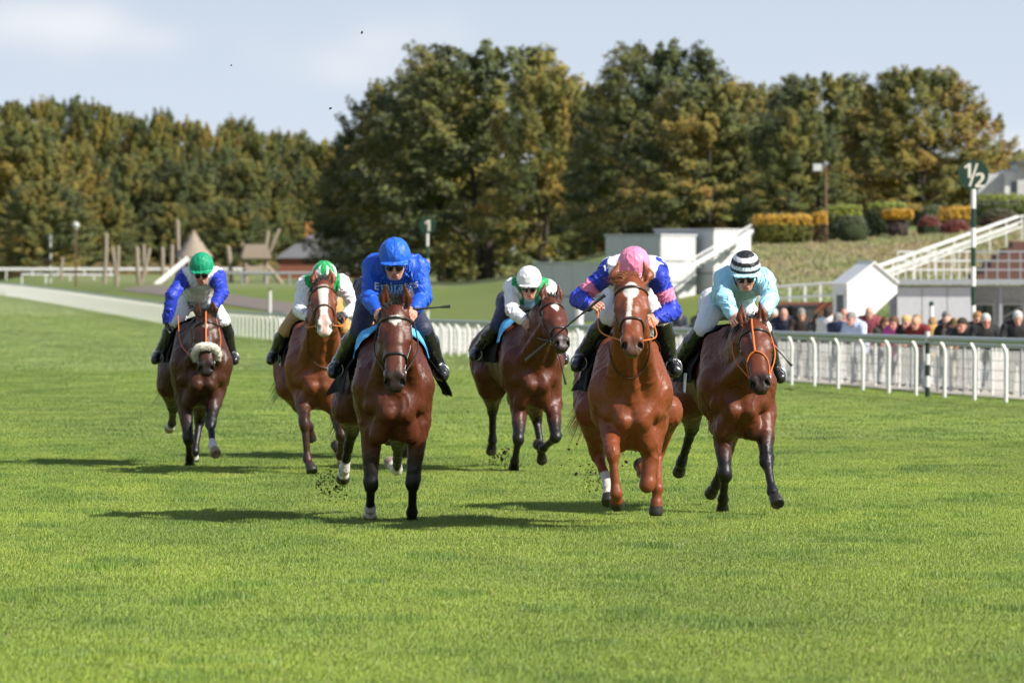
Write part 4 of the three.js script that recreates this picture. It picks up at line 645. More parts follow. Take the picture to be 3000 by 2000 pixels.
  // mane, forelock and tail
  const hair = phys(RGB(...(C.hair ?? [0.012, 0.01, 0.009])), 0.5, { sheen: 0.3, sheenColor: RGB(0.3, 0.3, 0.3) }), fl = [], ml = [], tl = [], blow = H.blow ?? V(-0.02, 0.06, -0.1);
  for (let i = 0; i < (H.forelock ?? 90) * 2; i++) { const a = (R() - 0.5) * 0.085, z = -0.03 + R() * 0.085, p0 = hf(a, 0.012 - z * 0.35, z), w = V(a * 1.2 + (R() - 0.5) * 0.07, (R() - 0.35) * 0.05, (R() - 0.5) * 0.05), len = 0.6 + R() * 0.7; fl.push([p0, p0.clone().add(V(w.x * 0.5, 0.035 + 0.025 * R(), 0.012)), p0.clone().addScaledVector(blow, len).add(w), H.hairR ?? 0.0036]); }
  part('forelock', strands(fl), hair, group);
  for (let i = 0; i < 150; i++) { const t = i / 150, p0 = t < 0.5 ? V().lerpVectors(hf(0, 0.03, -0.03), V().lerpVectors(nm, poll, 0.3).add(V(0, 0.13, 0)), t * 2) : V().lerpVectors(V().lerpVectors(nm, poll, 0.3).add(V(0, 0.13, 0)), L(0, 1.53, -0.35), t * 2 - 1), sd = H.maneSide ?? -1; p0.x += (R() - 0.5) * 0.02; ml.push([p0, p0.clone().add(V(sd * 0.05, 0.05, -0.04)), p0.clone().add(V(sd * (0.08 + 0.06 * R()), -0.08 - 0.06 * R(), -0.1 * R())), 0.007]); }
  part('mane', strands(ml, 5), hair, group);
  const dock = L(0, 1.3, -1.62), ts = H.tail ?? V(-0.25, -0.45, -0.45);
  for (let i = 0; i < 130; i++) { const r = V((R() - 0.5) * 0.05, (R() - 0.5) * 0.05, (R() - 0.5) * 0.03), e = V((R() - 0.5) * 0.3, (R() - 0.5) * 0.3, (R() - 0.5) * 0.3); tl.push([dock.clone().add(r), dock.clone().add(V(ts.x * 0.3, 0.02, ts.z * 0.9)).add(r), dock.clone().addScaledVector(ts, 0.8 + 0.5 * R()).add(e.multiplyScalar(0.7)), 0.007]); }
  part('tail', strands(tl, 7), hair, group);

  // bridle: straps that lie on the head
  const full = new Body(B.k); full.p = B.p;
  const skin = (ang, d, lift = 0.004, ay = -0.085) => { const dir = V().addScaledVector(hf.x, Math.sin(ang)).addScaledVector(hf.y, Math.cos(ang)), c = hf(0, ay, d), o = c.clone().addScaledVector(dir, 0.3), t = full.hit(o, dir.clone().negate(), 0.3, lift); return t < 0 ? c.clone().addScaledVector(dir, 0.06) : o.addScaledVector(dir, -t); };
  const ring = (d, a0, a1, n = 18, tip = 0, lift = 0.004) => { const out = []; for (let i = 0; i <= n; i++) { const a = mix(a0, a1, i / n); out.push(skin(a, d + tip * (1 - Math.cos(a)), lift)); } return out; };
  const br = H.bridleMat ?? M_tack, bridle = part('bridle', [tube(ring(0.105, -1.75, 1.75, 20, -0.035), 0.0095, 40, 6)], br, group);
  const nd = H.noseAt ?? 0.365;
  if (H.noseband !== 0) part('noseband', tube(ring(nd, -2.3, 2.3, 26, 0.015), H.noseW ?? 0.0115, 52, 7), br, bridle);
  for (const s of [-1, 1]) {
    const cp = []; for (let i = 0; i <= 8; i++) cp.push(skin(s * mix(1.5, 1.72, i / 8), mix(0.09, 0.44, i / 8), 0.006)); part('cheekpiece', tube(cp, 0.0065, 24, 6), br, bridle);
    const bit = skin(s * 1.75, 0.46, 0.01), t = new THREE.TorusGeometry(0.034, 0.0045, 6, 20); t.rotateY(Math.PI / 2 + s * 0.35); t.translate(bit.x, bit.y, bit.z); part('bit_ring', t, M_steel, bridle);
    const hand = H.hands?.[s < 0 ? 0 : 1]; if (hand) { const h = loc(...hand), m = V().lerpVectors(bit, h, 0.5); m.x += s * 0.07; m.y -= 0.05; part('rein', tube([bit, m, h], 0.0055, 20, 5), H.reinMat ?? br, bridle); }
  }
  if (H.cross) { // a rubber strap down the face that forks to both sides
    const [top, fork] = H.cross, pts = []; for (let i = 0; i <= 10; i++) pts.push(skin(H.crossOff ?? 0, mix(top, fork, i / 10), 0.008)); part('face_strap', tube(pts, 0.0085, 30, 6), M_orange, bridle);
    if (H.fork) for (const s of [-1, 1]) { const f = []; for (let i = 0; i <= 8; i++) f.push(skin(s * 1.75 * (i / 8) ** 0.8 + (H.crossOff ?? 0) * (1 - i / 8), mix(fork, 0.46, (i / 8) ** 1.1), 0.008)); part('face_strap', tube(f, 0.007, 24, 6), M_orange, bridle); }
  }
  if (H.loop) part('neck_strap', tube(H.loop.map((p) => { const v = loc(...p), o = v.clone().add(V(0, 0, 0.5)), t = full.hit(o, V(0, 0, -1), 0.9, 0.012); return t > 0 ? o.add(V(0, 0, -t)) : v; }), 0.006, 60, 6), br, bridle);
  if (H.sheepskin) { // fluffy noseband
    const rr = rngOf(5), c = ring(0.37, -1.75, 1.75, 30, 0.02, 0.03), g = [tube(c, 0.038, 60, 10)], hairs = [];
    for (let i = 0; i < 1500; i++) { const p = c[Math.floor(rr() * 30.99)], n = V(rr() - 0.5, rr() - 0.5, rr() - 0.5).normalize(), b = p.clone().addScaledVector(n, 0.032); hairs.push([b, b.clone().addScaledVector(n, 0.01), b.clone().addScaledVector(n, 0.018).add(V((rr() - 0.5) * 0.02, -0.006, (rr() - 0.5) * 0.02)), 0.004]); }
    part('sheepskin_noseband', mergeGeometries([plain(g[0]), plain(strands(hairs, 2, 3))]), M_fleece, bridle);
  }
  // saddle cloth draped over the back
  const S = H.cloth ?? {}, drape = (z0, z1, a0, a1, lift, flare, nz = 16, na = 44, wob = 0) => {
    const P = [[], []], idx = [];
    for (let i = 0; i <= nz; i++) for (let j = 0; j <= na; j++) {
      const z = mix(z0, z1, i / nz), a = mix(a0, a1, j / na), c = L(0, 1.2, z), dir = V().addScaledVector(LAT, Math.sin(a)).add(V(0, Math.cos(a), 0)), o = c.clone().addScaledVector(dir, 0.8), t = full.hit(o, dir.clone().negate(), 0.75, lift);
      const down = clamp((Math.abs(a) - 0.95) / 1.15), f = (Array.isArray(flare) ? flare[a < 0 ? 0 : 1] : flare) * down, wv = wob * down * Math.sin(z * 23 + a * 6) + 0.006 * n3(z * 12, a * 4, H.seed);
      for (const k of [0, 1]) { const p = o.clone().addScaledVector(dir, -(t < 0 ? 0.5 : t) + f * 0.6 + wv + k * 0.007).addScaledVector(LAT, Math.sign(a) * f * 0.8); if (p.y < c.y) p.y += (H.clothLift ?? 0) * down; P[k].push(p); }
    }
    const w = na + 1, n = P[0].length, q = (a, b, c, d) => idx.push(a, b, c, a, c, d);
    for (let i = 0; i < nz; i++) for (let j = 0; j < na; j++) { const a = i * w + j; q(n + a, n + a + 1, n + a + w + 1, n + a + w); q(a, a + w, a + w + 1, a + 1); }
    for (let i = 0; i < nz; i++) for (const j of [0, na]) { const a = i * w + j; q(a, n + a, n + a + w, a + w); }
    for (let j = 0; j < na; j++) for (const i of [0, nz]) { const a = i * w + j; q(a, a + 1, n + a + 1, n + a); }
    const g = new THREE.BufferGeometry(); g.setAttribute('position', new THREE.Float32BufferAttribute([...P[0], ...P[1]].flatMap((p) => p.toArray()), 3)); g.setIndex(idx); g.computeVertexNormals(); return g;
  };
  const cloth = part('saddle_cloth', drape(-1.12, -0.42, -(S.reach ?? 1.8), S.reach ?? 1.8, 0.014, S.flare ?? 0.1, 18, 44, 0.014), M_cloth, group);
  if (S.pad) part('saddle_pad', drape(-0.47, -0.3, -1.15, 1.15, 0.03, 0, 5, 24), S.pad, group);
  if (S.mark) for (const [side, fn] of S.mark) { // a printed number or patch: flat shapes laid on the cloth
    const g = fn(); const p = g.attributes.position; for (let i = 0; i < p.count; i++) { const z = (S.markZ ?? -0.78) + p.getX(i) * -side, a = side * ((S.markAt ?? 1.62) - p.getY(i) * 3.1), c = L(0, 1.2, z), dir = V().addScaledVector(LAT, Math.sin(a)).add(V(0, Math.cos(a), 0)), o = c.clone().addScaledVector(dir, 0.8), t = full.hit(o, dir.clone().negate(), 0.75, 0.014), down = clamp((Math.abs(a) - 0.95) / 1.15), f = (Array.isArray(S.flare) ? S.flare[side < 0 ? 0 : 1] : S.flare ?? 0.1) * down; const r = o.addScaledVector(dir, -t + f * 0.6 + 0.024).addScaledVector(LAT, side * f * 0.8); p.setXYZ(i, r.x, r.y, r.z); }
    g.deleteAttribute('normal'); g.computeVertexNormals(); part('number', g, M_whiteMark, cloth);
  }
  const sad = new Body(0.03); sad.add(L(0, 1.53, -0.92), L(0, 1.52, -0.62), 0.09, 0.075, { n: V(0, 1, 0), q: 0.4 }); for (const s of [-1, 1]) sad.add(L(s * 0.12, 1.46, -0.72), L(s * 0.235, 1.22, -0.62), 0.09, 0.06, { n: LAT, q: 0.35 });
  part('saddle', sad.mesh(0.016), H.saddleMat ?? M_tack, group);
  return { group, O, loc, L, LAT, full, hf, legs };
}
const star = (a0, d0, r) => (a, d) => smooth(r - Math.hypot((a - a0), (d - d0) * (d > d0 ? 0.75 : 1.15)), 0, 0.012);
const BAY = { base: [0.1274, 0.0336, 0.013], points: [0.009, 0.008, 0.008], blackLegs: 1 };
const horses = {};
horses.blue = makeHorse({ seed: 101, label: 'dark bay racehorse with white heart on forehead under the royal blue rider', chest: 1157, d: 42, yaw: 0.11, drop: 0.1,
  coat: { ...BAY, base: [0.08624, 0.02072, 0.00845] }, poll: [1158, 902, 0.34], lips: [1156, 1126], ears: [0.015, 0, 0.13], headLength: 0.65,
  fore: [{ j: [[1088, 1235], [1086, 1420], [1084, 1487], [1083, 1521]], dir: [1, -1, -1], sock: 0.2, hoof: [0.2, 0.15, 0.1] }, { j: [[1226, 1232], [1209, 1413], [1207, 1500], [1206, 1543]], dir: [1, -1, -1] }],
  hind: [{ s: -1, j: [[1024, 1195], [1030, 1262], [1008, 1373], [1003, 1408]], z: -1.2, dir: [-1, -1, -1], sock: 0.24 }, { s: 1, j: [[1170, 1215], [1166, 1300], [1162, 1376], [1140, 1352]], dir: [-1, -1, -1], sock: 0.22, hoof: [0.25, 0.2, 0.15] }],
  blaze: (a, d) => Math.max(star(-0.022, 0.105, 0.028)(a, d), star(0.018, 0.105, 0.03)(a, d), smooth(0.045 - Math.abs(a) * 1.2 - Math.abs(d - 0.125), 0, 0.012)), hands: [[1118, 915, 0.12], [1206, 915, 0.12]], blow: V(-0.012, 0.065, -0.01), cloth: { reach: 2.0, flare: [0.07, 0.15], pad: M_padBlue }, forelock: 220 });
horses.pink = makeHorse({ seed: 102, label: 'chestnut racehorse with broad white blaze under the pink capped rider', chest: 1852, d: 40.8, yaw: 0.05, drop: 0.13,
  coat: { base: [0.185, 0.046, 0.0145], points: [0.2, 0.055, 0.018], blackLegs: 0.25, hair: [0.27, 0.09, 0.03], muzzle: [0.1, 0.05, 0.035], muzzleFrom: 0.5 }, poll: [1850, 822, 0.42], lips: [1853, 1012], ears: [0.045, 0.06, 0.15], headLength: 0.65,
  fore: [{ j: [[1786, 1225], [1793, 1322], [1806, 1445], [1808, 1484]], dir: [1, -1, -1] }, { j: [[1916, 1250], [1896, 1425], [1884, 1385], [1878, 1358]], dir: [1, -1, -1] }],
  hind: [{ s: -1, j: [[1740, 1205], [1750, 1330], [1784, 1425], [1782, 1476]], z: -1.0, dir: [-1, 1, 1], sock: 0.3 }, { s: 1, j: [[1946, 1205], [1926, 1325], [1926, 1430], [1921, 1512]], z: -0.95, dir: [-1, 1, 1] }],
  blaze: (a, d) => Math.max(star(-0.006, 0.12, 0.062)(a * 1.15, d * 0.9 + 0.012), smooth(0.022 - Math.abs(a + 0.012 + (d - 0.2) * 0.06), 0, 0.01) * smooth(d, 0.1, 0.14) * (1 - smooth(d, 0.37, 0.42))), snip: (a, b, d) => 0.5 * smooth(-b, 0.1, 0.13) * smooth(d, 0.48, 0.52), hands: [[1752, 900, -0.05], [1908, 930, 0.1]], blow: V(-0.08, 0.0, -0.06), hairR: 0.0026, forelock: 130, bridleMat: M_tackBrown, reinMat: M_orange,
  loop: [[1784, 1010, 0.2], [1792, 1060, 0.25], [1818, 1098, 0.2], [1850, 1108, 0.2], [1884, 1085, 0.2], [1902, 1035, 0.25], [1900, 1000, 0.2]], cloth: { flare: [0.03, 0.05], mark: [[-1, () => letters('3', 0.26)]], markAt: 1.2, markZ: -0.95 } });
horses.sky = makeHorse({ seed: 103, label: 'bay racehorse with orange face strap under the pale blue rider with hooped cap', chest: 2168, d: 43.7, yaw: 0.13, drop: 0.12,
  coat: { ...BAY, base: [0.1225, 0.03024, 0.01105] }, poll: [2208, 950, 0.36], lips: [2226, 1124], ears: [0.015, 0.0, 0.125], twist: -0.15,
  fore: [{ j: [[2116, 1235], [2125, 1391], [2119, 1462], [2117, 1507]], dir: [1, -1, -1] }, { j: [[2240, 1210], [2247, 1350], [2264, 1440], [2281, 1478]], dir: [1, 1, 1] }],
  hind: [{ s: -1, j: [[2020, 1175], [2028, 1255], [1997, 1355], [1988, 1388]], z: -1.2, dir: [-1, -1, -1] }, { s: 1, j: [[2140, 1215], [2130, 1320], [2099, 1420], [2080, 1450]], dir: [-1, -1, -1] }],
  blaze: (a, d) => smooth(0.007 - Math.abs(a + 0.022 - (d - 0.15) * 0.1), 0, 0.004) * smooth(d, 0.1, 0.12) * (1 - smooth(d, 0.21, 0.24)), cross: [-0.02, 0.3], crossOff: -0.06, fork: true, noseband: 0, hands: [[2152, 930, 0.05], [2236, 920, 0.05]], blow: V(0.05, 0.06, -0.06), forelock: 120, reinMat: M_orange, saddleMat: M_tackBrown, cloth: { flare: [0.04, 0.06], mark: [[-1, () => new THREE.ShapeGeometry(new THREE.Shape([new THREE.Vector2(0.05, -0.13), new THREE.Vector2(0.26, -0.13), new THREE.Vector2(0.26, 0.02), new THREE.Vector2(0.05, 0.02)]))]] }, tail: V(0.12, -0.5, -0.3) });
horses.green = makeHorse({ seed: 104, label: 'dark brown racehorse with fluffy white sheepskin noseband under the green capped rider', chest: 592, d: 55.0, yaw: 0.13, drop: 0.12, fine: 1.3,
  coat: { ...BAY, base: [0.0539, 0.01624, 0.0078] }, poll: [603, 926, 0.36], lips: [603, 1082], ears: [0.015, 0, 0.11],
  fore: [{ j: [[540, 1160], [551, 1287], [555, 1343], [555, 1370]], dir: [1, -1, -1] }, { j: [[630, 1150], [616, 1240], [622, 1303], [632, 1332]], dir: [1, 1, 1], sock: 0.22, hoof: [0.3, 0.22, 0.13] }],
  hind: [{ s: -1, j: [[500, 1128], [506, 1196], [503, 1238], [494, 1258]], z: -1.2, dir: [-1, -1, -1], sock: 0.12, hoof: [0.3, 0.22, 0.13] }, { s: 1, j: [[592, 1150], [584, 1232], [570, 1322], [566, 1356]], dir: [-1, 1, -1], sock: 0.14 }],
  blaze: (a, d) => smooth(0.036 - Math.abs(a) * 1.1 - Math.abs(d - 0.14) * 0.8, 0, 0.012), cross: [-0.02, 0.34], fork: false, sheepskin: true, noseband: 0, hands: [[520, 925, -0.2], [624, 905, 0.05]], reinMat: M_orange, blow: V(0.02, 0.05, 0.0), cloth: { flare: [0.03, 0.04] } });
horses.star = makeHorse({ seed: 105, label: 'bay racehorse with wide white blaze to the muzzle under the rider with green star cap', chest: 932, d: 52.7, yaw: 0.1, drop: 0.1, fine: 1.3,
  coat: { ...BAY, base: [0.1519, 0.04032, 0.01365], blackLegs: 0.8 }, poll: [946, 832, 0.4], lips: [950, 957], ears: [0.015, 0.01, 0.115],
  fore: [{ j: [[884, 1145], [892, 1238], [900, 1345], [916, 1384]], dir: [1, -1, 1] }, { j: [[976, 1165], [1001, 1275], [997, 1335], [982, 1296]], dir: [1, -1, -1] }],
  hind: [{ s: -1, j: [[850, 1130], [872, 1190], [905, 1250], [912, 1290]], z: -1.0, dir: [-1, -1, -1] }, { s: 1, j: [[985, 1150], [990, 1240], [1000, 1325], [1003, 1362]], dir: [-1, 1, 1], sock: 0.22, hoof: [0.35, 0.25, 0.14] }],
  blaze: (a, d) => smooth(0.05 - Math.abs(a) - (d - 0.1) * 0.05 + (d > 0.42 ? (d - 0.42) * 0.3 : 0), 0, 0.01) * smooth(d, 0.06, 0.1), snip: (a, b, d) => smooth(0.034 - Math.abs(a), 0, 0.02) * smooth(b, -0.16, -0.12), noseAt: 0.33, bridleMat: M_tackBrown, hands: [[905, 928, 0.05], [1003, 922, 0.05]], reinMat: M_orange,
  loop: [[902, 965, 0.2], [904, 1035, 0.2], [930, 1070, 0.2], [966, 1078, 0.2], [990, 1058, 0.2], [1000, 1020, 0.2], [996, 970, 0.2]], cloth: { flare: [0.02, 0.02], mark: [[-1, () => letters('5', 0.17)]] } });
horses.white = makeHorse({ seed: 106, label: 'bay racehorse with white star and pale browband under the plain white capped rider', chest: 1568, d: 53.5, yaw: 0.22, drop: 0.1, fine: 1.3,
  coat: { ...BAY, base: [0.09016, 0.02184, 0.0091] }, poll: [1615, 880, 0.4], lips: [1654, 1004], ears: [0.015, 0.0, 0.12], twist: 0.35, maneSide: -1,
  fore: [{ j: [[1522, 1185], [1519, 1287], [1508, 1350], [1504, 1380]], dir: [1, -1, -1] }, { j: [[1618, 1180], [1629, 1282], [1592, 1312], [1574, 1300]], dir: [1, -1, -1] }],
  hind: [{ s: -1, j: [[1442, 1135], [1443, 1195], [1443, 1290], [1438, 1328]], z: -1.2, dir: [-1, -1, -1] }, { s: 1, j: [[1560, 1160], [1572, 1225], [1586, 1318], [1588, 1354]], dir: [-1, 1, -1] }],
  blaze: (a, d) => smooth(0.05 - Math.abs(a) * 1.1 - Math.abs(d - 0.13) * (d > 0.13 ? 0.6 : 1.6), 0, 0.012), noseAt: 0.4, hands: [[1563, 940, -0.05], [1600, 935, 0.05]], blow: V(-0.02, 0.04, -0.04), cloth: { flare: [0.02, 0.02], pad: M_padBlue }, tail: V(0.18, -0.55, -0.4) });
horses.navy = makeHorse({ seed: 107, label: 'brown racehorse mostly hidden behind the royal blue rider and his horse', chest: 1150, d: 57.5, yaw: 0.1, drop: 0.1, fine: 1.8,
  coat: { ...BAY, base: [0.0882, 0.0224, 0.0104] }, poll: [1152, 925, 0.36], lips: [1152, 1060],
  fore: [{ j: [[1105, 1150], [1110, 1240], [1130, 1270], [1140, 1296]], dir: [1, -1, -1] }, { j: [[1195, 1150], [1190, 1240], [1188, 1315], [1187, 1350]], dir: [1, -1, -1] }],
  hind: [{ s: -1, j: [[1090, 1130], [1095, 1200], [1100, 1280], [1100, 1310]], dir: [-1, -1, -1] }, { s: 1, j: [[1180, 1140], [1178, 1210], [1175, 1290], [1170, 1320]], dir: [-1, -1, -1] }], hands: [[1120, 945, 0.05], [1185, 945, 0.05]], cloth: { flare: [0.02, 0.02] } });
// ------------------------------------------------------------------ riders
const SKIN = [0.52, 0.27, 0.19];
const M_boot = phys(RGB(0.012, 0.012, 0.013), 0.32, { clearcoat: 0.5, clearcoatRoughness: 0.25 });
const M_goggle = phys(RGB(0.01, 0.01, 0.012), 0.12, { clearcoat: 1, clearcoatRoughness: 0.05 });
const M_hatShell = std(RGB(0.01, 0.01, 0.01), 0.6);
// a closed hand: palm, four fingers bent round a grip, thumb laid against them
function addHand(B, wrist, dir, back, side, sc = 1) {
  const f = frame(wrist, dir, back, sc), r = (v) => v * sc, k = { k: 0.006 };
  B.add(f(0, 0, -0.02), f(0, 0, 0.02), r(0.024), r(0.026), { k: 0.02 });
  for (let i = 0; i < 4; i++) {
    const x = side * (0.031 - i * 0.0205), l = [0.96, 1.05, 1, 0.86][i];
    B.add(f(x * 0.7, 0, 0.02), f(x, 0.004, 0.082), r(0.0125), r(0.0115), { k: 0.012 });
    const a = f(x, 0.006, 0.085), b = f(x * 1.02, -0.02, 0.085 + 0.03 * l), c = f(x, -0.045, 0.085 + 0.012 * l), d = f(x, -0.05, 0.07);
    B.add(a, b, r(0.0105), r(0.0098), k); B.add(b, c, r(0.0096), r(0.0088), k); B.add(c, d, r(0.0088), r(0.0082), k);
  }
  const t0 = f(side * 0.03, -0.006, 0.02), t1 = f(side * 0.052, -0.02, 0.052), t2 = f(side * 0.042, -0.04, 0.085), t3 = f(side * 0.022, -0.052, 0.105);
  B.add(t0, t1, r(0.015), r(0.013), { k: 0.012 }); B.add(t1, t2, r(0.0125), r(0.011), k); B.add(t2, t3, r(0.011), r(0.0095), k);
}
function addHead(B, hf, sc = 1, lean = 0) {
  const A = (a, b, ra, rb, o = {}) => B.add(a, b, ra * hf.s, rb * hf.s, { k: 0.02, ...o });
  A(hf(0, 0.01, -0.02), hf(0, 0.01, 0.02), 0.088, 0.088, { n: hf.x, q: 0.86 });
  A(hf(0, -0.03, 0.035), hf(0, -0.095, 0.05), 0.068, 0.047, { n: hf.x, q: 0.92, k: 0.03 });
  A(hf(0.018, -0.125, 0.07), hf(-0.018, -0.125, 0.07), 0.022, 0.022, { k: 0.02 });
  for (const s of [-1, 1]) {
    A(hf(s * 0.038, -0.055, 0.068), hf(s * 0.03, -0.085, 0.066), 0.026, 0.022, { k: 0.02 });
    A(hf(s * 0.05, -0.08, 0.02), hf(s * 0.03, -0.118, 0.055), 0.022, 0.02, { k: 0.025 });
    A(hf(s * 0.014, -0.012, 0.094), hf(s * 0.04, -0.012, 0.083), 0.011, 0.012, { k: 0.014 });
    A(hf(s * 0.031, -0.03, 0.1), hf(s * 0.031, -0.03, 0.1), 0.012, 0.012, { sub: true, k: 0.014 });
    A(hf(s * 0.079, -0.03, -0.005), hf(s * 0.084, -0.055, -0.002), 0.018, 0.012, { n: hf.x, q: 0.5, k: 0.008 });
    A(hf(s * 0.013, -0.073, 0.108), hf(s * 0.013, -0.073, 0.108), 0.0085, 0.0085, { k: 0.008 });
  }
  A(hf(0, -0.02, 0.098), hf(0, -0.068, 0.118), 0.01, 0.0135, { k: 0.012 });
  A(hf(-0.02, -0.096, 0.096), hf(0.02, -0.096, 0.096), 0.008, 0.008, { k: 0.007 });
  A(hf(-0.016, -0.107, 0.094), hf(0.016, -0.107, 0.094), 0.0085, 0.0085, { k: 0.007 });
}
const faceColor = (hf, skin, o = {}) => (x, y, z) => {
  const [a, b, c] = hf.inv(x, y, z), n = n3(x * 40, y * 40, z * 40); let r = skin.map((v) => v * (1 + 0.06 * n));
  if (c > 0.05 && Math.hypot(a, (b + 0.101) * 2.2) < 0.024) r = [skin[0] * 0.78, skin[1] * 0.5, skin[2] * 0.5];
  else if (c > 0.06 && b < -0.055 && b > -0.085 && Math.abs(a) < 0.055) r = [r[0] * 1.05, r[1] * 0.9, r[2] * 0.88];
  if (o.eyes && c > 0.07 && Math.abs(b + 0.03) < 0.008 && Math.abs(Math.abs(a) - 0.031) < 0.014) r = [0.05, 0.035, 0.03];
  if (o.eyes && c > 0.06 && Math.abs(b + 0.008) < 0.006 && Math.abs(Math.abs(a) - 0.031) < 0.02) r = (o.hair ?? skin).map((v) => v * 0.7);
  return r;
};
function makeJockey(J, H) {
  const loc = H.loc, O = H.O, group = thing('person', J.label, 'person', O, 0, 'jockeys');
  const P = (p, zf) => loc(p[0], p[1], p[2] ?? zf);
  const reach = (a, p, len, dir) => { const q = loc(p[0], p[1], 0), f = Math.hypot(q.x - a.x, q.y - a.y), dz = Math.sqrt(Math.max(0, len * len - f * f)); const z = a.z + dir * dz; return at(p[0], p[1], -(O.z + z)).sub(O); };
  const sh = J.sh.map((p) => P(p, -0.3)), el = J.el.map((p, i) => reach(sh[i], p, 0.29, p[2] ?? 1)), wr = J.wr.map((p, i) => reach(el[i], p, 0.25, p[2] ?? 1));
  const hip = P(J.hip, -0.9), kn = J.kn.map((p) => P(p, -0.5)), an = J.an.map((p) => P(p, -0.78)), toe = (() => { [[kn, 0.075], [an, 0.085]].forEach(([l, r]) => l.forEach((p, i) => { for (let n = 0; n < 40 && H.full.d(p.x, p.y, p.z) < r; n++) p.x += (i ? 1 : -1) * 0.008; })); })() ?? an.map((a, i) => a.clone().add(V((i ? 1 : -1) * 0.045, -0.075, 0.13)));
  const neck = V().addVectors(sh[0], sh[1]).multiplyScalar(0.5).add(V(0, 0.03, 0.04)), mid = V().addVectors(sh[0], sh[1]).multiplyScalar(0.5), tor = V().subVectors(mid, hip).normalize(), lat = V().subVectors(sh[1], sh[0]).normalize(), dor = V().crossVectors(tor, lat).normalize();
  const hc = loc(...J.head), face = V(J.turn ?? 0, -(J.nod ?? 0.45), 1).normalize(), hf = frame(hc, face, V(J.roll ?? 0, 1, 0.0));
  const trunk = (B, e) => {
    B.add(sh[0].clone().lerp(sh[1], 0.08), sh[1].clone().lerp(sh[0], 0.08), 0.088 + e, 0.088 + e, { k: 0.06 });
    B.add(mid.clone().addScaledVector(tor, -0.02), V().lerpVectors(mid, hip, 0.55), 0.165 + e, 0.15 + e, { n: dor, q: 0.72, k: 0.06 });
    B.add(V().lerpVectors(mid, hip, 0.5), V().lerpVectors(mid, hip, 0.92), 0.15 + e, 0.15 + e, { n: dor, q: 0.74, k: 0.06 });
    B.add(neck, neck.clone().lerp(hc, 0.35), 0.062 + e, 0.05 + e, { k: 0.05 });
  };
  const arms = (B, e) => { for (const i of [0, 1]) { B.add(sh[i], el[i], 0.066 + e, 0.05 + e, { k: 0.05 }); B.add(el[i], wr[i], 0.05 + e, 0.036 + e, { k: 0.025 }); } };
  const legsOf = (B, e) => { const hj = [-1, 1].map((s) => hip.clone().addScaledVector(lat, s * 0.09)); B.add(hj[0], hj[1], 0.125 + e, 0.125 + e, { k: 0.06 }); kn.forEach((k, i) => B.add(hj[i], k, 0.098 + e, 0.066 + e, { k: 0.05 })); };
  const bootsOf = (B, e) => { kn.forEach((k, i) => { B.add(k.clone().lerp(an[i], 0.04), V().lerpVectors(k, an[i], 0.4), 0.064 + e, 0.068 + e, { k: 0.03 }); B.add(V().lerpVectors(k, an[i], 0.4), an[i], 0.068 + e, 0.05 + e, { k: 0.03 }); B.add(an[i], toe[i], 0.042 + e, 0.036 + e, { k: 0.03 }); B.add(an[i].clone().add(V(0, -0.045, -0.03)), toe[i].clone().add(V(0, -0.015, 0)), 0.032 + e, 0.03 + e, { k: 0.02 }); }); };
  // body
  const core = new Body(0.03); trunk(core, -0.022); arms(core, -0.014); legsOf(core, -0.02); bootsOf(core, -0.014); core.add(neck, hc, 0.05, 0.055, { k: 0.04 });
  const hb = new Body(0.02); addHead(hb, hf); hb.add(neck, hf(0, -0.06, -0.02), 0.052, 0.055, { k: 0.03 });
  const skin = faceColor(hf, SKIN), geos = [core.mesh(0.024, { color: () => SKIN }), hb.mesh(0.0066, { color: skin })];
  wr.forEach((w, i) => { const B = new Body(0.01), dir = V().subVectors(w, el[i]).normalize().add(V(...(J.bend?.[i] ?? [0, -0.2, 0.25]))).normalize(), back = V(...(J.back?.[i] ?? [i ? 0.7 : -0.7, 0.7, 0.25])); addHand(B, w, dir, back, J.thumb?.[i] ?? (i ? -1 : 1)); geos.push(B.mesh(0.0052, { color: (x, y, z) => (J.glove?.[i] ? [0.012, 0.012, 0.013] : SKIN.map((v) => v * (1 + 0.08 * n3(x * 60, y * 60, z * 60)))) })); });
  part('body', joined(geos), phys(RGB(1, 1, 1), 0.5, { vertexColors: true }), group);
  // clothes
  const wr1 = (x, y, z) => { const a = n3(x * 3 + J.seed, y * 3, z * 3), r = 1 - Math.abs(n3(x * 7 + a * 1.2, y * 3.5 + a + J.seed, z * 5)); return -0.011 * (r * r * r * r - 0.3) - 0.0045 * (1 - Math.abs(n3(x * 15 + a * 1.5, y * 8 + J.seed, z * 11))) ** 4; };
  const silk = new Body(0.03); trunk(silk, 0.004); arms(silk, 0.008); silk.add(neck.clone(), neck.clone().lerp(hc, 0.3), 0.06, 0.06, { k: 0.02 }); silk.warp = wr1;
  for (const i of [0, 1]) silk.add(V().lerpVectors(el[i], wr[i], 0.3), V().lerpVectors(el[i], wr[i], 0.75), 0.053, 0.048, { k: 0.03 });
  const lines = [0, 1].map((i) => [sh[i], el[i], wr[i]]);
  const silkColor = (x, y, z) => {
    let best = 0.095, t = -1, who = 0; lines.forEach((l, i) => { const [a, d] = nearest(l, x, y, z); if (d < best) { best = d; t = a; who = i; } });
    const out = V(x, y, z).sub(sh[who]).dot(lat) * (who ? 1 : -1);
    const sleeve = t > 0.05 || (t >= 0 && out > 0.0) ? t : -1, v = V(x, y, z).sub(mid);
    return J.color(sleeve, v.dot(lat), v.dot(tor), v.dot(dor), x, y, z);
  };
  const M_silk = phys(RGB(1, 1, 1), 0.5, { vertexColors: true, sheen: 0.3, sheenColor: RGB(0.8, 0.8, 0.8), sheenRoughness: 0.35, specularIntensity: 0.8 });
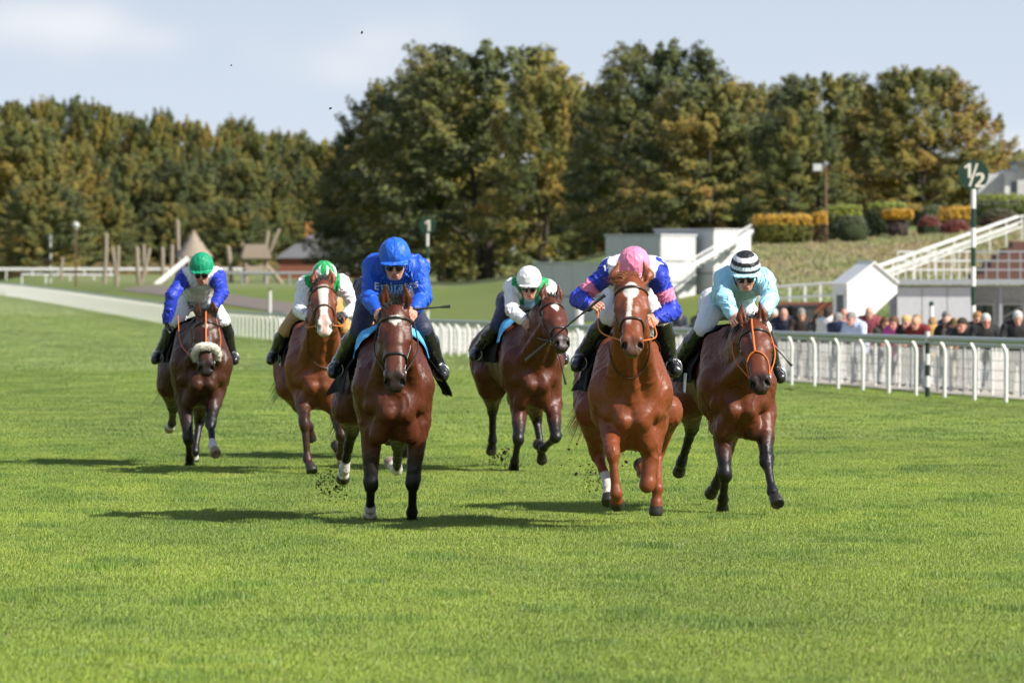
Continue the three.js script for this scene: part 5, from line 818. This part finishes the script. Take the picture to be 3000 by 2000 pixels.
  const silks = part('silks', silk.mesh(0.0098, { color: silkColor }), M_silk, group);
  const br = new Body(0.03); legsOf(br, 0.004); br.warp = (x, y, z) => 0.35 * wr1(x * 1.4, y * 1.4, z);
  const breeches = part('breeches', br.mesh(0.014), phys(J.breeches, 0.6, { sheen: 0.2, sheenColor: RGB(1, 1, 1) }), group);
  for (const i of [0, 1]) { const bo = new Body(0.02); bootsOf(bo, 0.004); bo.p = bo.p.slice(i * 4, i * 4 + 4); bo.warp = (x, y, z) => 0.3 * wr1(x, y * 1.5, z); part('boot', bo.mesh(0.013), M_boot, group); }
  for (const i of [0, 1]) { const f = toe[i].clone().lerp(an[i], 0.4).add(V(0, -0.04, 0)), g = new THREE.TorusGeometry(0.058, 0.007, 6, 18); g.translate(f.x, f.y + 0.03, f.z); part('stirrup', g, M_steel, group); }
  // cap over a skull helmet
  const cap = new Body(0.02); const up = J.capUp ?? 0.028;
  cap.add(hf(0, up, -0.02), hf(0, up, 0.008), 0.116, 0.116, { n: hf.x, q: 0.97 }); cap.add(hf(0, up + 0.01, -0.005), hf(0, up + 0.022, -0.005), 0.105, 0.098, { k: 0.03 });
  cap.add(hf(-0.055, 0.004, 0.1), hf(0.055, 0.004, 0.1), 0.046, 0.046, { n: hf.y, q: 0.3, k: 0.02 }); cap.ball(hf(0, up + 0.122, -0.005), 0.011, { k: 0.01 });
  cap.ball(hf(0, -0.915, 0.06), 0.9, { sub: true, k: 0.012 });
  cap.warp = (x, y, z) => { const r = 1 - Math.abs(n3(x * 16 + J.seed, y * 11, z * 16)); return -0.0045 * (r * r - 0.4); };
  const capG = cap.mesh(0.0068, { color: (x, y, z) => { const [a, b, c] = hf.inv(x, y, z); return J.cap(a, b - up, c, Math.atan2(a, c + 0.005)); } });
  part('cap', capG, M_silk, group);
  const sh2 = new Body(0.02); sh2.add(hf(0, 0.012, -0.02), hf(0, 0.012, 0.012), 0.109, 0.109, { n: hf.x, q: 0.95 }); sh2.add(hf(-0.04, -0.006, 0.098), hf(0.04, -0.006, 0.098), 0.034, 0.034, { n: hf.y, q: 0.25, k: 0.015 }); sh2.ball(hf(0, -0.93, 0.075), 0.9, { sub: true, k: 0.012 });
  part('helmet', sh2.mesh(0.011), M_hatShell, group);
  const gg = new Body(0.01); gg.add(hf(-0.034, -0.036, 0.094), hf(0.034, -0.036, 0.094), 0.03, 0.03, { n: hf.z, q: 0.62, k: 0.01 }); for (const s of [-1, 1]) gg.add(hf(s * 0.05, -0.034, 0.083), hf(s * 0.092, -0.02, 0.02), 0.019, 0.013, { n: hf.x, q: 0.6, k: 0.015 });
  gg.ball(hf(0, -0.062, 0.12), 0.02, { sub: true, k: 0.008 });
  part('goggles', gg.mesh(0.005), M_goggle, group);
  for (const s of [-1, 1]) part('chin_strap', tube([hf(s * 0.094, -0.02, 0.02), hf(s * 0.078, -0.085, 0.035), hf(s * 0.03, -0.142, 0.055), hf(0, -0.148, 0.062)], 0.0045, 14, 5), J.strapMat ?? M_tack, group);
  // printed words on cloth: letter shapes laid on the surface
  for (const [target, text, size, px, py, rot, curve, mat] of J.words ?? []) {
    const B = target === 'silks' ? silk : br, g = letters(text, size), p = g.attributes.position;
    const c = loc(px, py, 0); for (let i = 0; i < p.count; i++) { const x = p.getX(i), y = p.getY(i) + curve * x * x + (rot === 0 ? 0.06 * x : 0), X = c.x + x * Math.cos(rot) - y * Math.sin(rot), Y = c.y + x * Math.sin(rot) + y * Math.cos(rot), o = V(X, Y, 0.8), t = B.hit(o, V(0, 0, -1), 2.5, 0.007); p.setXYZ(i, X, Y, t > 0 ? 0.8 - t : c.z); }
    g.deleteAttribute('normal'); g.computeVertexNormals(); part('lettering', g, mat, target === 'silks' ? silks : breeches);
  }
  return { group, wr, hf };
}
function whip(H, label, a, b, mat2) { // a: grip end, b: tip; each [px, py, zf]
  const A = H.loc(...a).add(H.O), T = H.loc(...b).add(H.O), d = V().subVectors(T, A), g = thing('riding_whip', label, 'whip', A, 0, 'riding whips'), L = (t) => d.clone().multiplyScalar(t);
  part('handle', [bar(L(0), L(0.28), 0.011, 10, 0.009), new THREE.SphereGeometry(0.014, 10, 8)], mat2 ?? M_tack, g);
  part('shaft', bar(L(0.26), L(0.78), 0.0075, 8, 0.0055), M_tack, g);
  const fl = new THREE.CylinderGeometry(0.013, 0.008, d.length() * 0.25, 8).scale(1, 1, 0.55); fl.applyQuaternion(new THREE.Quaternion().setFromUnitVectors(V(0, 1, 0), d.clone().normalize())); fl.translate(...L(0.88).toArray()); part('flap', fl, M_tack, g);
}
const solid = (c) => () => c;
const WHITE = [0.76, 0.76, 0.79], ROYAL = [0.012, 0.085, 0.52], BLUE = [0.018, 0.04, 0.42], GREEN = [0.006, 0.30, 0.075], EMER = [0.004, 0.27, 0.135], PINK = [0.80, 0.24, 0.40], PALE = [0.36, 0.66, 0.80], BLACK = [0.015, 0.015, 0.018], NAVY = [0.01, 0.014, 0.045];
const brWhite = RGB(0.74, 0.74, 0.77);
makeJockey({ seed: 1, label: 'jockey in royal blue silks and cap crouching on the dark bay horse', head: [1156, 756, -0.12], nod: 0.42, sh: [[1092, 782], [1226, 786]], el: [[1080, 872], [1240, 872]], wr: [[1104, 908], [1214, 906]], hip: [1125, 850, -0.85], kn: [[1086, 968], [1240, 962]], an: [[1022, 1060], [1282, 1068]], breeches: RGB(0.02, 0.025, 0.06),
  color: solid(ROYAL), cap: (a, b, c, w) => (Math.abs(Math.sin(w * 2)) < 0.03 && b > -0.02 ? [0.008, 0.06, 0.4] : [0.016, 0.12, 0.62]), words: [['silks', 'Emirates', 0.056, 1160, 839, 0, 0.6, std(RGB(0.6, 0.66, 0.78), 0.5)], ['silks', 'FLY BETTER', 0.026, 1161, 855, 0, 0.6, std(RGB(0.6, 0.66, 0.78), 0.5)]] }, horses.blue);
whip(horses.blue, 'black riding whip held level by the royal blue jockey', [1200, 907, 0.16], [1318, 897, 0.1]);
makeJockey({ seed: 2, label: 'jockey in pink cap and white silks with blue sleeves banded pink', head: [1858, 784, -0.05], nod: 0.6, sh: [[1790, 792], [1920, 790]], el: [[1692, 876], [1972, 915]], wr: [[1727, 892], [1925, 930, 1]], hip: [1850, 855, -0.85], kn: [[1784, 930], [1938, 932]], an: [[1716, 1040], [1962, 1052]], breeches: brWhite, bend: [[0.4, 0.1, 0.2], [0, -0.2, 0.2]], back: [[-0.2, 0.6, 0.75], [0.7, 0.7, 0.2]],
  color: (t) => (t < 0 ? WHITE : t > 0.165 && t < 0.25 ? PINK : BLUE), cap: (a, b, c, w) => (Math.abs(Math.sin(w)) < 0.035 && b > -0.02 ? [0.66, 0.16, 0.3] : PINK) }, horses.pink);
whip(horses.pink, 'long black riding whip slanting down from the pink capped jockey', [1770, 866, 0.1], [1540, 1054, 0.2]);
makeJockey({ seed: 3, label: 'jockey in pale blue silks and black and white hooped cap', head: [2184, 792, -0.15], nod: 0.42, sh: [[2122, 818], [2240, 822]], el: [[2124, 872], [2258, 872]], wr: [[2146, 922], [2240, 916]], hip: [2128, 890, -0.85], kn: [[2104, 965], [2236, 962]], an: [[2036, 1060], [2268, 1076]], breeches: brWhite,
  color: solid(PALE), cap: (a, b) => { const h = b / 0.118; return h > 0.86 ? BLACK : h > 0.62 ? WHITE : h > 0.36 ? BLACK : h > 0.12 ? [0.62, 0.72, 0.78] : h > -0.06 ? BLACK : [0.4, 0.68, 0.8]; } }, horses.sky);
whip(horses.sky, 'red and black riding whip behind the head of the bay with orange strap', [2256, 998, -0.1], [2321, 1071, -0.1], std(RGB(0.5, 0.02, 0.04), 0.5));
makeJockey({ seed: 4, label: 'jockey in emerald cap and white silks with blue sleeves', head: [590, 785, -0.2], nod: 0.42, sh: [[541, 812], [636, 812]], el: [[503, 866], [649, 856]], wr: [[489, 940, -0.3], [628, 894]], hip: [575, 872, -0.8], kn: [[556, 942], [634, 940]], an: [[486, 1030], [668, 1032]], breeches: brWhite, glove: [1, 1], bend: [[0, -1.2, 0.2], [0, -0.2, 0.3]],
  color: (t) => (t < 0 ? WHITE : BLUE), cap: solid(EMER), words: [['breeches', 'KELA', 0.045, 545, 884, -1.35, 0, M_tack]] }, horses.green);
whip(horses.green, 'black riding whip hanging from the gloved hand of the emerald capped jockey', [490, 962, -0.15], [470, 1052, -0.2]);
makeJockey({ seed: 5, label: 'jockey in white cap with green star and white silks', head: [949, 812, -0.1], nod: 0.5, sh: [[892, 838], [1000, 832]], el: [[876, 908], [1046, 900]], wr: [[900, 926], [1012, 920]], hip: [935, 880, -0.85], kn: [[880, 968], [1012, 966]], an: [[848, 1030], [1040, 1030]], breeches: RGB(0.42, 0.25, 0.075), glove: [1, 1],
  color: (t, u, v, w) => (t < 0.06 && Math.abs(u) > 0.05 && Math.abs(u) < 0.165 && v > -0.15 ? GREEN : WHITE), cap: (a, b, c, w) => { const h = b / 0.118, s = Math.abs(((w / (Math.PI / 3)) % 1 + 1) % 1 - 0.5) * 2; return h > 0.2 + 0.85 * (1 - s) ? GREEN : WHITE; } }, horses.star);
whip(horses.star, 'dark riding whip along the shoulder of the horse with wide blaze', [908, 950, 0.1], [858, 1088, -0.3]);
makeJockey({ seed: 6, label: 'jockey in plain white cap and white silks with green braces', head: [1550, 826, -0.15], nod: 0.42, sh: [[1500, 842], [1606, 846]], el: [[1500, 910], [1612, 908]], wr: [[1534, 938], [1592, 930]], hip: [1520, 886, -0.85], kn: [[1500, 958], [1600, 955]], an: [[1466, 1020], [1640, 1030]], breeches: RGB(0.02, 0.025, 0.06),
  color: (t, u, v, w) => (t < 0.06 && Math.abs(u) > 0.05 && Math.abs(u) < 0.175 && v > -0.2 ? GREEN : WHITE), cap: (a, b) => (Math.abs(b + 0.022) < 0.005 ? BLACK : [0.8, 0.8, 0.82]) }, horses.white);
whip(horses.white, 'grey riding whip hanging beside the bay with pale browband', [1630, 1010, 0.0], [1658, 1126, 0.0], std(RGB(0.12, 0.13, 0.14), 0.5));
makeJockey({ seed: 7, label: 'jockey in dark navy silks mostly hidden behind the royal blue jockey', head: [1120, 820, -0.1], nod: 0.6, sh: [[1058, 838], [1180, 838]], el: [[1044, 905], [1195, 905]], wr: [[1070, 938], [1175, 938]], hip: [1115, 885, -0.85], kn: [[1080, 965], [1190, 965]], an: [[1060, 1030], [1210, 1030]], breeches: RGB(0.02, 0.025, 0.05), color: solid(NAVY), cap: solid(NAVY) }, horses.navy);
// ------------------------------------------------------------------ spectators behind the barrier
const HAIR = { bald: null, grey: [0.2, 0.19, 0.18], white: [0.48, 0.47, 0.45], dark: [0.03, 0.02, 0.015], brown: [0.11, 0.055, 0.028], blond: [0.50, 0.34, 0.14], sandy: [0.30, 0.19, 0.09], ginger: [0.33, 0.16, 0.06] };
function spectator(px, yTop, hair, top, legs, label, o = {}) {
  const off = o.off ?? 2.1; let d = o.d; if (!d) for (d = 84; d < 240; d += 0.1) { const p = alongRail(d, off), q = 1500 + F * p.x / -p.z; if (q < px) break; }
  const c = at(px, yTop, d), gy = groundY(c.x, c.z) + 0.03, h = clamp(c.y - gy, 1.35, 1.95), R = rngOf(px), turn = o.turn ?? -0.25 + 0.5 * R(), g = thing('person', label, 'person', V(c.x, gy, c.z), turn, 'spectators');
  const k = h / 1.72, lean = (o.lean ?? 0.12), Y = (v) => v * k, hc = V(0, Y(1.6), lean * 0.9 + 0.02), hf = frame(hc, V(0, -0.1, 1), V(0, 1, 0), 1.08), w = o.w ?? 1;
  const hip = V(0, Y(0.95), 0), ch = V(0, Y(1.34), lean * 0.55), sh = [-1, 1].map((s) => V(s * 0.185 * w, Y(1.4), lean * 0.6)), el = [-1, 1].map((s) => V(s * 0.26 * w, Y(1.12), lean * 0.6 + 0.06)), wr = [-1, 1].map((s) => V(s * 0.12, Y(1.08), lean + 0.26)), kn = [-1, 1].map((s) => V(s * 0.105, Y(0.5), 0.03)), an = [-1, 1].map((s) => V(s * 0.11, Y(0.08), 0)), toe = an.map((a) => a.clone().add(V(0, -0.04, 0.16)));
  const trunk = (B, e) => { B.add(hip, ch, 0.17 * w + e, 0.185 * w + e, { n: V(0, 0, 1), q: 0.7, k: 0.06 }); B.add(sh[0], sh[1], 0.08 + e, 0.08 + e, { k: 0.06 }); for (const i of [0, 1]) { B.add(sh[i], el[i], 0.068 + e, 0.056 + e, { k: 0.04 }); B.add(el[i], wr[i], 0.054 + e, 0.042 + e, { k: 0.03 }); } };
  const lower = (B, e) => { for (const i of [0, 1]) { B.add(V((i ? 1 : -1) * 0.09, Y(0.92), 0), kn[i], 0.1 + e, 0.072 + e, { k: 0.04 }); B.add(kn[i], an[i], 0.07 + e, 0.055 + e, { k: 0.03 }); } };
  const core = new Body(0.03); trunk(core, -0.02); lower(core, -0.02); an.forEach((a, i) => core.add(a, toe[i], 0.045, 0.04, { k: 0.03 })); const hd = new Body(0.02); addHead(hd, hf); hd.add(V(0, Y(1.4), lean * 0.6), hf(0, -0.07, -0.02), 0.058, 0.058, { k: 0.03 });
  const tone = SKIN.map((v) => v * (0.92 + 0.2 * R())), geos = [core.mesh(0.04, { color: (x, y) => (y < 0.14 ? [0.03, 0.025, 0.02] : tone) }), hd.mesh(0.0135, { color: faceColor(hf, tone, { eyes: !o.shades, hair: HAIR[hair] ?? undefined }) })];
  wr.forEach((p, i) => { const B = new Body(0.01); addHand(B, p, V(i ? -0.35 : 0.35, -0.1, 0.6), V(0, 1, 0.1), i ? -1 : 1); geos.push(B.mesh(0.013, { color: () => tone })); });
  part('body', joined(geos), phys(RGB(1, 1, 1), 0.55, { vertexColors: true }), g);
  const t = new Body(0.03); trunk(t, 0.012); t.add(V(0, Y(0.82), 0), V(0, Y(1.0), 0), 0.18 * w, 0.175 * w, { n: V(0, 0, 1), q: 0.74, k: 0.05 }); t.add(V(0, Y(1.43), lean * 0.6), V(0, Y(1.47), lean * 0.7), 0.075, 0.066, { k: 0.02 }); t.warp = (x, y, z) => 0.008 * n3(x * 8 + px, y * 5, z * 8); part(o.coat ?? 'jacket', t.mesh(0.028), std(RGB(...top), 0.85), g);
  if (o.shirt) { const s = new Body(0.01); s.add(V(0, Y(1.42), lean * 0.6 + 0.1), V(0, Y(1.2), lean * 0.5 + 0.125), 0.055, 0.02, { n: V(0, 0, 1), q: 0.6 }); part('shirt', s.mesh(0.014), std(RGB(...o.shirt), 0.8), g); }
  const l = new Body(0.03); lower(l, 0.008); l.add(V(-0.05, Y(0.94), 0), V(0.05, Y(0.94), 0), 0.14 * w, 0.14 * w, { k: 0.05 }); part('trousers', l.mesh(0.034), std(RGB(...legs), 0.9), g);
  if (HAIR[hair]) { const b = new Body(0.02), long = o.long; b.add(hf(0, 0.028, -0.022), hf(0, 0.032, 0.015), 0.096 * hf.s, 0.092 * hf.s, { n: hf.x, q: 0.9 }); if (long) for (const s of [-1, 1]) b.add(hf(s * 0.07, 0.01, -0.01), hf(s * 0.085, -0.16, -0.015), 0.042, 0.045, { k: 0.03 }); b.add(hf(0, -0.02, -0.05), hf(0, -0.07, -0.055), 0.07, 0.06, { k: 0.03 }); b.add(hf(-0.03, -0.07, 0.1), hf(0.03, -0.07, 0.1), 0.072, 0.072, { sub: true, k: 0.02 }); b.warp = (x, y, z) => 0.006 * n3(x * 30 + px, y * 18, z * 30); part('hair', b.mesh(0.0135), std(RGB(...HAIR[hair]), 0.8), g); }
  if (o.shades) { const b = new Body(0.01); b.add(hf(-0.035, -0.03, 0.098), hf(0.035, -0.03, 0.098), 0.02, 0.02, { n: hf.z, q: 0.5 }); part('sunglasses', b.mesh(0.008), M_goggle, g); }
  if (o.scarf) part('scarf', tube([V(-0.07, Y(1.43), lean), V(0, Y(1.4), lean + 0.08), V(0.07, Y(1.43), lean)], 0.035, 12, 8), std(RGB(...o.scarf), 0.9), g);
}
const K = [0.014, 0.014, 0.016], NV = [0.015, 0.02, 0.05], JN = [0.05, 0.065, 0.1], GR = [0.2, 0.21, 0.22];
[[2270, 906, 'white', [0.04, 0.05, 0.12], JN, 'white haired spectator in blue furthest left along the barrier', {}], [2297, 903, 'bald', NV, GR, 'bald spectator in dark navy coat furthest left but one', { w: 1.1, lean: 0.2 }], [2346, 905, 'grey', [0.03, 0.018, 0.014], K, 'grey haired spectator in dark brown coat', {}], [2398, 920, 'dark', [0.05, 0.05, 0.055], JN, 'dark haired woman in grey left of the white shirt', { long: 1, w: 0.85 }], [2427, 904, 'dark', [0.72, 0.68, 0.70], JN, 'dark haired spectator in a white shirt', { turn: 2.6, lean: 0 }], [2455, 920, 'grey', [0.02, 0.028, 0.075], GR, 'grey haired spectator in navy seen from behind', { turn: 2.4, lean: 0 }], [2475, 904, 'bald', K, K, 'bald spectator in black jacket with pink scarf', { scarf: [0.55, 0.3, 0.42], off: 3.2 }],
  [2522, 917, 'grey', [0.50, 0.55, 0.72], GR, 'grey haired spectator in pale blue shirt leaning forward', { lean: 0.35, turn: -0.7, w: 1.15 }], [2549, 898, 'bald', [0.22, 0.05, 0.06], JN, 'tall bald spectator in a maroon shirt', { off: 3.4 }], [2589, 935, 'brown', [0.05, 0.045, 0.04], JN, 'long haired brunette in dark top', { long: 1, w: 0.82 }], [2630, 930, 'brown', [0.50, 0.07, 0.33], JN, 'brunette woman in a magenta top', { long: 1, w: 0.92, turn: -0.6 }], [2664, 927, 'blond', K, K, 'short haired blonde in black', { w: 0.85, shades: 1, turn: -0.5 }], [2684, 925, 'sandy', [0.03, 0.03, 0.035], JN, 'sandy haired woman in dark top beside the blonde', { w: 0.85, off: 2.9 }], [2703, 928, 'bald', [0.16, 0.015, 0.02], JN, 'bald spectator with glasses in a dark red top', { turn: -0.6, lean: 0.25, shades: 1 }], [2729, 936, 'sandy', [0.46, 0.29, 0.07], GR, 'spectator in a mustard yellow coat', { turn: 2.8, off: 3.0 }],
  [2770, 914, 'grey', NV, JN, 'grey haired spectator behind the bald one with sunglasses', { off: 3.4, w: 1.05 }], [2783, 927, 'bald', K, [0.05, 0.05, 0.06], 'bald spectator with sunglasses in black', { shades: 1, turn: -0.4 }], [2790, 948, 'brown', [0.12, 0.09, 0.08], JN, 'small brown haired woman beside the second blonde', { w: 0.8, off: 2.1 }], [2806, 945, 'blond', [0.05, 0.05, 0.06], [0.4, 0.36, 0.3], 'small blonde woman with sunglasses', { w: 0.8, shades: 1 }], [2842, 935, 'dark', [0.02, 0.022, 0.026], [0.45, 0.4, 0.36], 'dark haired man with head bowed over the rail', { turn: -0.6, lean: 0.3 }], [2862, 916, 'ginger', [0.04, 0.035, 0.03], JN, 'ginger haired spectator standing behind', { off: 3.3, shades: 1, w: 0.9 }], [2884, 922, 'white', K, [0.3, 0.31, 0.33], 'white haired man with sunglasses in black jacket', { shades: 1, w: 1.1 }], [2981, 913, 'white', K, K, 'white haired man in open collared black jacket at far right', { w: 1.15, turn: 0, shirt: [0.4, 0.3, 0.22] }],
  [1988, 935, 'dark', [0.03, 0.035, 0.05], K, 'distant spectator in dark jacket behind the pink capped jockey', { d: 172 }], [2050, 918, 'grey', K, K, 'distant grey haired spectator between the two near jockeys', { d: 170 }], [2072, 936, 'brown', [0.05, 0.03, 0.03], K, 'distant brown haired spectator beside the grey haired one', { d: 168 }]].forEach(([px, y, h, t, l, lab, o]) => spectator(px, y, h, t, l, lab, o));
// ------------------------------------------------------------------ clods of turf thrown up by the hooves
{
  const R = rngOf(55), M = std(RGB(0.06, 0.042, 0.024), 1), MG = M_leaf;
  const clod = (p, r, by) => { const g = new THREE.IcosahedronGeometry(r, 2), a = g.attributes.position; for (let i = 0; i < a.count; i++) { const x = a.getX(i), y = a.getY(i), z = a.getZ(i), k = 1 + 0.55 * n3(x / r * 1.3 + p.x * 9, y / r * 1.3, z / r * 1.3); a.setXYZ(i, x * k * 1.25, y * k * 0.75, z * k); } g.computeVertexNormals(); const m = single('turf_clod', g, M, 'dark clod of turf ' + by, 'turf clod', 'clods of turf in the air'); m.position.copy(p); m.rotation.set(R() * 6, R() * 6, R() * 6); };
  for (const [px, py, r, d] of [[1722, 1260, 0.012, 42.5], [1690, 1300, 0.014, 42.5], [1667, 1316, 0.016, 42.5], [1688, 1388, 0.02, 42.6], [1725, 1360, 0.01, 42.3], [1735, 1320, 0.009, 42.5], [1835, 1352, 0.026, 42.8], [1863, 1321, 0.012, 42.5], [1850, 1318, 0.009, 42.6], [1826, 1330, 0.009, 42.4], [1824, 1364, 0.012, 42.4], [1745, 1385, 0.013, 42.4], [1730, 1383, 0.01, 42.3], [1700, 1365, 0.011, 42.5], [1670, 1345, 0.009, 42.4], [1645, 1362, 0.009, 42.3], [968, 1380, 0.016, 43.5], [985, 1425, 0.02, 43.5], [965, 1440, 0.015, 43.4], [950, 1400, 0.01, 43.6], [990, 1400, 0.011, 43.4], [1370, 1205, 0.011, 54], [1060, 95, 0.02, 41], [677, 191, 0.014, 41], [967, 317, 0.02, 41], [1478, 1325, 0.03, 54], [1490, 1315, 0.02, 54.2], [1470, 1345, 0.025, 54], [1840, 1300, 0.03, 43]]) clod(at(px, py, d), r * (py < 400 ? 0.45 : 0.6), py < 400 ? (px > 1000 ? 'highest in the sky' : px > 900 ? 'in the sky left of the big beech' : 'in the sky above the left woodland') : px < 1000 ? 'flying left of the dark bay horse' : px < 1600 ? 'by the hooves of the bay with pale browband' : px > 1800 ? 'between the legs of the chestnut horse' : 'flying left of the chestnut horse');
  // torn grass around the landing hooves
  for (const [px, py, d, n, w] of [[1475, 1345, 54, 160, 0.14], [1760, 1400, 42.8, 140, 0.12], [970, 1420, 43.6, 120, 0.12], [1840, 1305, 43, 60, 0.06]]) { const S = leafSet(), c = at(px, py, d); for (let i = 0; i < n; i++) { const k = 0.7 + 0.6 * R(), e = R() < 0.3 ? [0.16, 0.11, 0.06] : [0.22, 0.3, 0.03]; leafAt(S, V((R() - 0.5) * 2 * w, (R() - 0.5) * 1.6 * w * (0.4 + R()), (R() - 0.5) * w), V(R() - 0.5, R() - 0.5, R()).normalize(), 0.012, e.map((v) => v * k), R); } const m = part(numbered('torn_grass'), leafGeo(S), MG, scene); m.position.copy(c); m.userData = { kind: 'stuff', label: 'spray of torn grass and soil behind a hoof', category: 'grass' }; }
}
renderer.render(scene, camera);
